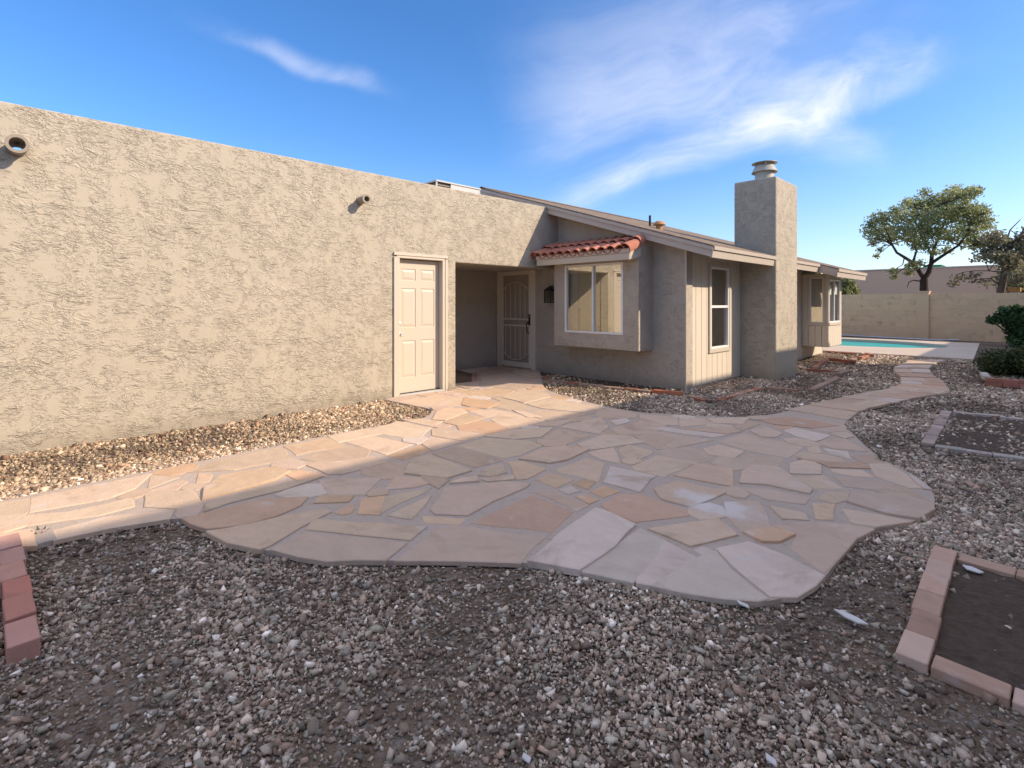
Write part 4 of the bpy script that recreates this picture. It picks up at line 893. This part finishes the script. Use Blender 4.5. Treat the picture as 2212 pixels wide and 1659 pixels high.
# ------------------------------------------------------------------ gravel (uncountable)
def build_gravel():
    N0 = 1450000
    x = rng.uniform(-6.46, 1.5, N0); y = rng.uniform(-1.6, 15.3, N0)
    P = np.stack([x, y], 1); d = np.hypot(x, y)
    ok = ~seg_in([(p.x, p.y) for p in OUT], P)
    # bare, trodden patches
    gx, gy = np.arange(-6.6, 1.75, .1), np.arange(-1.8, 15.6, .1)
    G = np.array([[mnoise.noise(Vector((a*.9, b*.9, 2.))) + .5*mnoise.noise(Vector((a*2.6, b*2.6, 7.))) for a in gx] for b in gy])
    n1 = G[((y+1.8)/.1).astype(int), ((x+6.6)/.1).astype(int)]
    dens = np.clip(.64+1.35*n1, .16, 1.)
    dens = np.where(d > 5.5, dens*.85, dens)
    fx = x*RT.x+y*RT.y; fz = x*FW.x+y*FW.y; seen = (fz > .35) & (np.abs(fx) < 1.22*fz+.35)
    ok &= seen | (rng.random(N0) < .2)
    ok &= rng.random(N0) < dens
    ok &= rng.random(N0) < np.clip(1.1-.105*np.maximum(d-3., 0), .14, 1)
    ok &= ~((x < XS+.62+.02) & (y > 9.62) & (y < 10.83)); ok &= ~((x < XS+.03) & (y > 7.47)); ok &= ~((x > -3.35) & (x < -3.9))
    ok &= ~((x < -5.9) & (y > 7.42)); ok &= ~((y > 7.45) & (x < XS))
    for (a, b, c, e, k) in ((-.31, 2.5, 1.0, 3.56, .10), (-.71, 6.38, .9, 8.36, .25), (-.6, 11.6, 1.2, 12.4, .1), (-4.2, -1.4, -2.9, -.06, .1), (-6.1, 6.95, -4.1, 7.48, .15), (-3.88, 12.8, -2.9, 15.2, .15)):
        ins = (x > a) & (x < c) & (y > b) & (y < e); ok &= ~ins | (rng.random(N0) < k)
    x, y, d, n1 = x[ok], y[ok], d[ok], n1[ok]; n = len(x)
    s = np.exp(rng.normal(math.log(.0053), .45, n)); s = np.clip(s, .0028, .018)*(1+np.clip((d-2.2)*.11, 0, .36))*(1+np.clip((d-5)*.05, 0, .35))
    c8 = np.array([[i, j, k] for k in (-1, 1) for j in (-1, 1) for i in (-1, 1)], float)
    V = c8[None]*rng.uniform(.45, 1.05, (n, 8, 1))+rng.normal(0, .17, (n, 8, 3))
    V *= np.stack([rng.uniform(.8, 1.5, n), rng.uniform(.65, 1.1, n), rng.uniform(.45, .8, n)], 1)[:, None, :]*s[:, None, None]
    q = rng.normal(size=(n, 4)); q[:, 0] *= 1.0; q[:, 1:3] *= .38; q /= np.linalg.norm(q, axis=1)[:, None]
    w_, a, b, c = q.T
    Rm = np.stack([1-2*(b*b+c*c), 2*(a*b-c*w_), 2*(a*c+b*w_), 2*(a*b+c*w_), 1-2*(a*a+c*c), 2*(b*c-a*w_), 2*(a*c-b*w_), 2*(b*c+a*w_), 1-2*(a*a+b*b)], 1).reshape(n, 3, 3)
    V = np.einsum('nij,nkj->nki', Rm, V)
    z = gz(y)+s*rng.uniform(.05, .75, n)+.006*np.clip(n1, 0, 1)
    V += np.stack([x, y, z], 1)[:, None, :]
    F = np.array([(0, 2, 3, 1), (4, 5, 7, 6), (0, 1, 5, 4), (1, 3, 7, 5), (3, 2, 6, 7), (2, 0, 4, 6)])
    faces = (F[None]+8*np.arange(n)[:, None, None]).reshape(-1)
    me = bpy.data.meshes.new('gravel'); me.vertices.add(n*8); me.vertices.foreach_set('co', V.reshape(-1).astype(np.float32))
    me.loops.add(len(faces)); me.loops.foreach_set('vertex_index', faces.astype(np.int32))
    me.polygons.add(n*6); me.polygons.foreach_set('loop_start', np.arange(0, n*24, 4, dtype=np.int32))
    me.update(calc_edges=True); me.validate()
    pal = np.array([(.29, .235, .19), (.35, .29, .24), (.21, .16, .125), (.40, .325, .265), (.32, .225, .175), (.26, .22, .18), (.16, .115, .09), (.48, .42, .365), (.33, .295, .24), (.64, .58, .52)])
    ci = rng.choice(len(pal), n, p=[.16, .16, .12, .12, .10, .10, .07, .08, .06, .03]); col = pal[ci]*np.array([1.32, 1.28, 1.22])*rng.uniform(.5, 1.5, (n, 1))*(.98+.42*np.clip(n1, -.6, .6))[:, None]
    near_wall = np.clip((-4.6-x)/.8, 0, 1)[:, None]; col = col*(1-near_wall*np.array([.02, .09, .22]))      # the strip along the wall is tinted a little yellower
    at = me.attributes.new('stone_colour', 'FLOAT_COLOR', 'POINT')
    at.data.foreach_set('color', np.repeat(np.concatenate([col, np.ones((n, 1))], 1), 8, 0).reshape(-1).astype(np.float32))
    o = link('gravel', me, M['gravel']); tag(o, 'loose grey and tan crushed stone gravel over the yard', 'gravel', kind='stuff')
    return n
NG = build_gravel()

# bits of litter lying on the gravel
def shard(label, px, pts, th=.008):
    c = gnd(*px, .02); m = MB(); m.prism([(c.x+a, c.y+b, .026) for a, b in pts], (.0, .0, th)); o = m.build('white_shard', M['litter'], bevel=.002, seg=1); tag(o, label, 'shard', 'white shards on the gravel'); return o
shard('long white broken shard lying between the patio and the right brick bed', (1838, 1340), [(-.07, .02), (-.02, -.012), (.03, -.02), (.065, .0), (.02, .022), (-.03, .03)])
shard('small white sliver just below the patio edge', (1604, 1310), [(-.035, .012), (-.01, -.008), (.035, -.01), (.02, .01)])
shard('white flat stone lying on the dark soil of the right bed', (2100, 1234), [(-.04, .02), (-.02, -.02), (.03, -.025), (.045, .0), (.0, .028)])
shard('pale chip at the bottom edge of the gravel, right of the middle', (1665, 1648), [(-.02, .012), (-.008, -.01), (.022, -.012), (.012, .008)])
shard('pale chip at the bottom edge of the gravel, near the middle', (1138, 1645), [(-.02, .006), (-.01, -.01), (.018, -.008), (.01, .010)])

# ------------------------------------------------------------------ block walls
def block_wall(label, p0, p1, z0, z1, th, loc, pil=(), big=False):
    """p0 -> p1 along one axis; running-bond blocks as parts on a mortar core"""
    t = thing('block_wall', label, 'wall', loc)
    a, b = Vector(p0), Vector(p1); d = (b-a); L = d.length; d /= L; ang = math.atan2(d.y, d.x)
    m = MB(); nrm = Vector((-d.y, d.x))
    q = [a+nrm*(th/2-.004), b+nrm*(th/2-.004), b-nrm*(th/2-.004), a-nrm*(th/2-.004)]
    m.prism([(p.x, p.y, z0-.1) for p in q], (0, 0, z1-z0+.1-.004)); m.build('core', M['nstucco'] if big else M['block_core'], t)
    bl, bh = .405, .203
    rows = int(round((z1-z0)/bh)); bh = (z1-z0)/rows
    me = B((-bl/2+.0025, -th/2, -bh/2+.0025), (bl/2-.0025, th/2, bh/2-.0025)).mesh('block', bevel=.003, seg=1); me.materials.append(M['block'])
    for r in range(rows):
        n = int(L/bl); off = (r % 2)*bl/2
        for i in range(n+1):
            s = i*bl+off
            if s > L-bl*.5 or s < bl*.49: continue
            p = a+d*s; o = link('block', me, None, t, (p.x, p.y, z0+(r+.5)*bh)); o.rotation_euler.z = ang
            o.color = (*jcol((.70, .475, .29), .04, .012), 1)
    return t
_m, _t = mat('block_core'); out(_t, (.67, .455, .277), .95); M['block_core'] = _m
YB = 23.3
bw = block_wall('tan concrete block wall behind the pool', (-9.2, YB+.1), (1.75, YB+.1), .09, 1.72, .19, (-4, YB+.1, .09))
px0, px1 = onY(*T5(637, 1000), YB-.06).x, onY(*T5(722, 1000), YB-.06).x
B((px0, YB-.07, .05), (px1, YB+.32, 1.78)).build('pilaster', M['block_core'], bw, bevel=.01)
B((px0-.02, YB-.09, 1.781), (px1+.02, YB+.34, 1.815)).build('pilaster_cap', M['block_core'], bw, bevel=.006)
sbw = thing('side_wall', 'tan stucco garden wall along the right side of the yard', 'wall', (1.7, 8, 0))
B((1.62, -8, -.05), (1.8, 23.2, 1.62)).build('wall', M['nstucco'], sbw); B((1.6, -8, 1.621), (1.82, 23.2, 1.68)).build('coping', M['block_core'], sbw)

# neighbouring house to the right: its eaves throw the long shadow over the yard
NB = thing('neighbour_house', 'two-storey tan neighbour house standing beyond the right garden wall', 'house', (7, 6, 0))
QS = SUN.z/SUN.x; NX = 3.7; NZ = (NX+4.03)*QS; NZ2 = (NX+2.22)*QS; YE = 17.7
nw = wallgrid([-9, YE-.3], [0, NZ-.25], [(-3, -1.6, 3.2, 4.4), (3, 4.4, 3.2, 4.4), (9, 10.4, 3.2, 4.4), (0, 1.2, 1., 2.1), (6, 7.2, 1., 2.1)], lambda u, v, w: (NX+.45+w, u, v), .2)
nw.build('wall', M['nstucco'], NB)
B((NX+.66, -9, 0), (NX+8, YE-.3, NZ-.25)).build('wall', M['nstucco'], NB)
for a in (-3, 3, 9): winX(NB, NX+.53, a, a+1.4, 3.2, 4.4, 'slide').scale = (1, 1, 1)
for a in (0, 6): winX(NB, NX+.53, a, a+1.2, 1., 2.1, 'slide')
MB().prism([(NX, -9.5, NZ-.22), (NX, -9.5, NZ), (NX+4.5, -9.5, NZ+1.2), (NX+9, -9.5, NZ), (NX+9, -9.5, NZ-.22)], (0, YE+9.5, 0)).build('roof', M['nroof'], NB)
B((NX+.45, YE-.28, 0), (NX+7, 30, NZ2-.25)).build('wing_wall', M['nstucco'], NB)
MB().prism([(NX, YE+.01, NZ2-.22), (NX, YE+.01, NZ2), (NX+3.7, YE+.01, NZ2+.5), (NX+7.5, YE+.01, NZ2), (NX+7.5, YE+.01, NZ2-.22)], (0, 13, 0)).build('wing_roof', M['nroof'], NB)

# ------------------------------------------------------------------ things beyond the back wall
YG = 36.
fb = thing('flat_roofed_building', 'long taupe flat-roofed building beyond the block wall', 'building', (-6, YG, 0))
xr = onY(*T5(1186, 700), YG).x; ztop = onY(*T5(1186, 656), YG).z
B((-16, YG, 0), (xr, YG+9, ztop)).build('wall', M['farwall'], fb, bevel=.02)
B((-16.03, YG-.03, ztop+.001), (xr+.03, YG+9, ztop+.06)).build('parapet_cap', M['farlight'], fb)
MB().tube([(xr+.03, YG-.05, 0), (xr+.03, YG-.05, ztop-.1)], .05, 8).build('downpipe', M['farlight'], fb)
g0 = onY(*T5(672, 672), YG+2); g1 = onY(*T5(807, 650), YG+2)
gp = thing('green_awning', 'small green angular roof showing above the taupe building', 'awning', (g0.x, YG+14, 0))
k = (YG+14)/(YG+2)
a, b_, c_ = [onY(*T5(*q), YG+14) for q in ((690, 700), (690, 651), (808, 649))]; d_ = onY(*T5(768, 700), YG+14)
MB().prism([a, b_, c_, d_], (0, 2.5, 0)).build('panel', M['green'], gp)
MB().tube([((a.x+d_.x)/2, YG+15, 0), ((a.x+d_.x)/2, YG+15, a.z+.1)], .1, 8).build('post', M['farlight'], gp)
oo = onY(*T5(1245, 801), 27.5); oq = onY(*T5(1330, 836), 27.5)
ob = thing('orange_shed', 'low orange box roof peeking over the block wall at the right', 'shed', (oo.x, 27.6, 0))
B((oo.x+.05, 27.55, 0), (oq.x-.05, 28.4, oo.z-.05)).build('wall', M['farlight'], ob); B((oo.x, 27.5, oo.z-.16), (oq.x, 28.5, oo.z)).build('roof', M['orange'], ob, bevel=.01)

# pool pole left on the deck
pa, pb = gnd(*TP(355, 155), .03), gnd(*TP(1350, 205), .03)
pl = thing('pool_pole', 'long pale pool pole with net frame lying at the foot of the back wall', 'pool pole', pb)
MB().tube([pa, pb], .022, 8).build('pole', M['pole'], pl); MB().tube([pb, pb+Vector((.18, .16, .03)), pb+Vector((.45, .12, .04)), pb+Vector((.42, -.12, .04)), pb+Vector((.16, -.12, .03)), pb], .014, 6).build('net_frame', M['pole'], pl)

# ------------------------------------------------------------------ trees and shrubs
def leaves(name, mt, parent, clumps, n, size, flat=.75, asp=1.9):
    """leaf-sized faces scattered through overlapping clumps; clumps = (centre, radius, weight)"""
    org = worigin(parent) if parent else Vector((0, 0, 0))
    C = np.array([tuple(c) for c, r, w in clumps]); Rr = np.array([r for c, r, w in clumps]); Wt = np.array([w*r**2 for c, r, w in clumps]); Wt = Wt/Wt.sum()
    i = rng.choice(len(C), n, p=Wt)
    u = rng.normal(size=(n, 3)); u /= np.linalg.norm(u, axis=1)[:, None]; rad = rng.random(n)**.55*rng.choice([1., 1.25], n, p=[.8, .2])
    p = C[i]+u*(Rr[i]*rad)[:, None]*np.array([1, 1, flat])
    s = size*rng.uniform(.6, 1.35, n)
    a = rng.normal(size=(n, 3)); a /= np.linalg.norm(a, axis=1)[:, None]; b = np.cross(a, rng.normal(size=(n, 3))); b /= np.linalg.norm(b, axis=1)[:, None]
    V = np.stack([p-a*(s*asp/2)[:, None], p-b*(s/2)[:, None]+a*(s*.1)[:, None], p+a*(s*asp/2)[:, None], p+b*(s/2)[:, None]+a*(s*.1)[:, None]], 1)-np.array(tuple(org))
    me = bpy.data.meshes.new(name); me.from_pydata(V.reshape(-1, 3).tolist(), [], np.arange(4*n).reshape(n, 4).tolist())
    cl = rng.random(len(C)); sh_ = np.clip(.25+.5*cl[i]+rng.normal(0, .2, n), 0, 1)
    at = me.attributes.new('leaf_shade', 'FLOAT', 'POINT'); at.data.foreach_set('value', np.repeat(sh_, 4).astype(np.float32))
    return link(name, me, mt, parent)
def P5(x, y, Y): return onY(*T5(x, y), Y)
def limb(m, pts, r0, r1, n=8):
    k = len(pts); m.tube(pts, [r0+(r1-r0)*i/(k-1) for i in range(k)], n)
def twigs(m, clumps, roots, r=.018):
    for c, rr, w in clumps:
        q = min(roots, key=lambda p: (p-c).length); mid = q.lerp(c, .5)+Vector((random.uniform(-.15, .15), random.uniform(-.15, .15), random.uniform(-.05, .15)))
        m.tube([q, mid, c], [r*1.5, r, r*.5], 5, cap=False)
        for _ in range(5):
            e = c+Vector((random.uniform(-1, 1), random.uniform(-1, 1), random.uniform(-.6, .8)))*rr*.8; m.tube([mid.lerp(c, random.uniform(.4, 1)), e], [r*.6, r*.25], 4, cap=False)
YT = 27.5
tree = thing('tree', 'leafy olive-green tree with forked dark trunk behind the block wall pilaster', 'tree', (P5(690, 830, YT).x, YT, 0))
base = P5(690, 830, YT); tm_ = MB()
fork = P5(690, 745, YT)
limb(tm_, [Vector((base.x, YT, 0)), base, fork], .17, .14, 10)
LA = [fork, P5(655, 690, YT-.1), P5(615, 635, YT-.3), P5(560, 600, YT-.5), P5(510, 570, YT-.6), P5(480, 520, YT-.6)]
LB = [fork, P5(722, 700, YT+.1), P5(738, 640, YT+.2), P5(742, 590, YT+.3), P5(765, 520, YT+.4), P5(800, 440, YT+.5), P5(840, 340, YT+.5)]
LC = [P5(738, 640, YT+.2), P5(790, 605, YT-.2), P5(860, 560, YT-.5), P5(920, 520, YT-.8), P5(980, 440, YT-.9)]
LD = [P5(615, 635, YT-.3), P5(640, 560, YT+.3), P5(620, 470, YT+.8), P5(600, 380, YT+1.)]
LE = [P5(742, 590, YT+.3), P5(700, 500, YT-.3), P5(690, 400, YT-.7), P5(720, 280, YT-.6)]
LF = [P5(920, 520, YT-.8), P5(960, 535, YT-1.), P5(1010, 520, YT-1.1)]
LG = [P5(672, 760, YT), P5(620, 752, YT-.3), P5(590, 765, YT-.4), P5(578, 800, YT-.4)]
for L_, a_, b_ in ((LA, .09, .04), (LB, .11, .03), (LC, .07, .03), (LD, .05, .02), (LE, .05, .02), (LF, .03, .015), (LG, .03, .012)): limb(tm_, L_, a_, b_)
cl = []
for x, y, r in ((345, 430, .5), (395, 350, .5), (440, 340, .45), (450, 420, .55), (380, 470, .4), (480, 480, .45), (540, 330, .5), (560, 420, .6), (620, 250, .5), (650, 330, .65), (620, 470, .55), (690, 420, .65), (720, 250, .6), (740, 340, .7),
                (790, 220, .55), (820, 300, .65), (700, 520, .5), (640, 520, .4), (780, 430, .55), (860, 210, .45), (900, 170, .5), (960, 190, .5), (1000, 170, .4), (940, 270, .55), (890, 340, .6), (980, 320, .6), (1040, 290, .5), (1060, 360, .5), (1090, 400, .4), (1000, 420, .5), (930, 430, .5), (960, 500, .4), (1060, 480, .4), (850, 480, .4),
                (400, 550, .2), (375, 590, .18), (350, 510, .25), (480, 690, .25), (490, 730, .2), (610, 660, .3), (650, 640, .3), (590, 700, .25), (760, 570, .25), (840, 560, .3), (700, 170, .3), (1030, 520, .3), (330, 380, .3), (500, 290, .35), (575, 235, .3), (1045, 165, .25), (1100, 300, .25)):
    cl.append((P5(x, y, YT+random.uniform(-1.3, 1.3)), r*.92, 1.))
roots = [p for L_ in (LA, LB, LC, LD, LE, LF) for p in L_[2:]]
twigs(tm_, cl, roots)
tm_.build('trunk', M['bark'], tree, smooth=True)
leaves('crown', M['leaf'], tree, cl, 16000, .062)
Y2 = 26.
t2 = thing('tree', 'sparse grey-leaved tree with bare branches right of the leafy tree', 'tree', (P5(1205, 830, Y2).x, Y2, 0))
m2 = MB(); b2_ = P5(1200, 830, Y2)
A2 = [Vector((b2_.x, Y2, 0)), b2_, P5(1215, 760, Y2), P5(1235, 640, Y2), P5(1250, 560, Y2), P5(1265, 520, Y2)]
limb(m2, A2, .13, .09)
A3 = [P5(1265, 520, Y2), P5(1310, 480, Y2-.2), P5(1360, 455, Y2-.4), P5(1460, 380, Y2-.5)]; A4 = [P5(1265, 520, Y2), P5(1245, 470, Y2+.2), P5(1260, 420, Y2+.4), P5(1330, 350, Y2+.5)]
A5 = [P5(1215, 700, Y2), P5(1120, 690, Y2-.3), P5(1020, 690, Y2-.5), P5(950, 700, Y2-.6)]; A6 = [P5(1200, 790, Y2), P5(1130, 740, Y2-.4), P5(1060, 745, Y2-.7), P5(980, 770, Y2-.8)]; A7 = [P5(1310, 480, Y2-.2), P5(1350, 420, Y2), P5(1400, 340, Y2)]
for L_, r in ((A3, .06), (A4, .04), (A5, .022), (A6, .022), (A7, .04)): limb(m2, L_, r, .012, 6)
cl2 = [(P5(x, y, Y2+random.uniform(-.8, .8)), r, w) for x, y, r, w in ((1160, 470, .4, .9), (1110, 500, .35, .7), (1190, 520, .4, .7), (1150, 590, .4, .8), (1080, 560, .3, .4), (1210, 600, .4, .8), (1040, 610, .25, .35), (1340, 520, .5, .7), (1420, 470, .6, .7), (1300, 600, .5, .7), (1280, 660, .45, .8),
        (910, 740, .25, .3), (1000, 730, .3, .22), (1090, 760, .3, .22), (890, 780, .2, .4), (1320, 740, .4, .7))]
twigs(m2, cl2, [p for L_ in (A2[3:], A3, A4, A5, A6) for p in L_], .012)
m2.build('trunk', M['bark_grey'], t2, smooth=True); leaves('crown', M['leaf_grey'], t2, cl2, 4200, .07)
def bushy(name, label, cat, px, Y, cls, mt, n, size, bark='bark', group=None):
    b = P5(*px, Y); t = thing(name, label, cat, (b.x, Y, 0), group); m = MB()
    cl = [(P5(x, y, Y+random.uniform(-.5, .5)), r, 1.) for x, y, r in cls]
    limb(m, [Vector((b.x, Y, 0)), Vector((b.x, Y, .6)), sum((c for c, r, w in cl), Vector((0, 0, 0)))/len(cl)], .1, .03, 8)
    twigs(m, cl, [Vector((b.x, Y, 1.)), Vector((b.x, Y, .6))], .014); m.build('trunk', M[bark], t); leaves('crown', mt, t, cl, n, size); return t
bushy('tree', 'dark green tree at the right edge beyond the block wall', 'tree', (1330, 840), 30., [(1290, 760, .6), (1330, 700, .6), (1380, 740, .8), (1340, 640, .5), (1400, 640, .8), (1300, 690, .5), (1280, 800, .4), (1360, 800, .6)], M['leaf'], 4500, .10)
bushy('shrub', 'green treetop showing above the wall just right of the house eaves', 'shrub', (170, 850), 29., [(170, 800, .45), (150, 830, .4), (210, 835, .35), (180, 765, .3), (130, 840, .4)], M['leaf'], 2600, .09)
# shrub by the wall, clipped hedge
def shrub(name, label, cat, loc, cl, mt, n, size, flat=1.):
    t = thing(name, label, cat, loc); m = MB(); L = Vector(loc)
    cl = [(Vector(c), r, 1.) for c, r in cl]
    for c, r, w in cl: m.tube([L+Vector((random.uniform(-.1, .1), random.uniform(-.1, .1), 0)), L.lerp(c, .5)+Vector((0, 0, .08)), c], [.025, .016, .008], 5)
    m.build('stem', M['bark'], t); leaves('foliage', mt, t, cl, n, size, flat); return t
Y3 = 21.
def Q(x, y, dy=0): return P5(x, y+34, Y3+dy)
shrub('shrub', 'large dark green shrub in front of the block wall at the right edge', 'shrub', (Q(1330, 1150).x, Y3, .09),
      [(Q(1280, 970), 0.23), (Q(1190, 968, -.2), 0.16), (Q(1140, 985, -.3), 0.11), (Q(1235, 925), 0.18), (Q(1300, 915), 0.16), (Q(1345, 950, .2), 0.25), (Q(1290, 1040), 0.23), (Q(1310, 1100), 0.23), (Q(1250, 1010, .2), 0.13), (Q(1350, 1030), 0.25), (Q(1390, 1000), 0.33), (Q(1390, 1100), 0.33), (Q(1130, 985, -.2), 0.10), (Q(1450, 1010), 0.29), (Q(1450, 1100), 0.33), (Q(1350, 1140), 0.29)], M['leaf_dark'], 8000, .065)
hc = []
for i in range(26):
    x = -.62+random.random()*1.5; hc.append(((x, 13.05+random.uniform(-.35, .35), .30+random.uniform(-.08, .13)), random.uniform(.17, .26)))
hc += [((-.72, 13.0, .24), .17), ((-.68, 13.2, .34), .18), ((-.6, 12.8, .3), .2)]
shrub('clipped_hedge', 'low rounded dark green hedge behind the two-course brick edging', 'hedge', (-.1, 13.05, .05), hc, M['leaf_box'], 15000, .03)
# small weeds
for nm, lb_, p, k in (('weed', 'tiny green weed at the brick corner near the left foreground path', gnd(86, 1162), .05), ('weed', 'small weed clump beside the bricks under the front wall', gnd(1155, 842), .05), ('weed', 'green weed by the brick edging below the box window', gnd(1367, 850), .06), ('weed', 'weeds growing by the patio edge right of the path', gnd(1905, 1000), .06)):
    t = thing(nm, lb_, 'weed', (p.x, p.y, 0)); m = MB()
    for _ in range(9):
        a = random.uniform(0, 6.28); e = Vector((math.cos(a)*k, math.sin(a)*k, k*random.uniform(.5, 1.2))); s_ = Vector((-math.sin(a), math.cos(a), 0))*k*.16
        q = Vector((p.x, p.y, .01)); m.add([q-s_*.3, q+s_*.3, q+e*.6+s_, q+e, q+e*.6-s_], [(0, 1, 2, 3, 4)])
    m.build('blades', M['leaf_grey'], t)
print('gravel stones', NG, 'objects', len(bpy.data.objects))
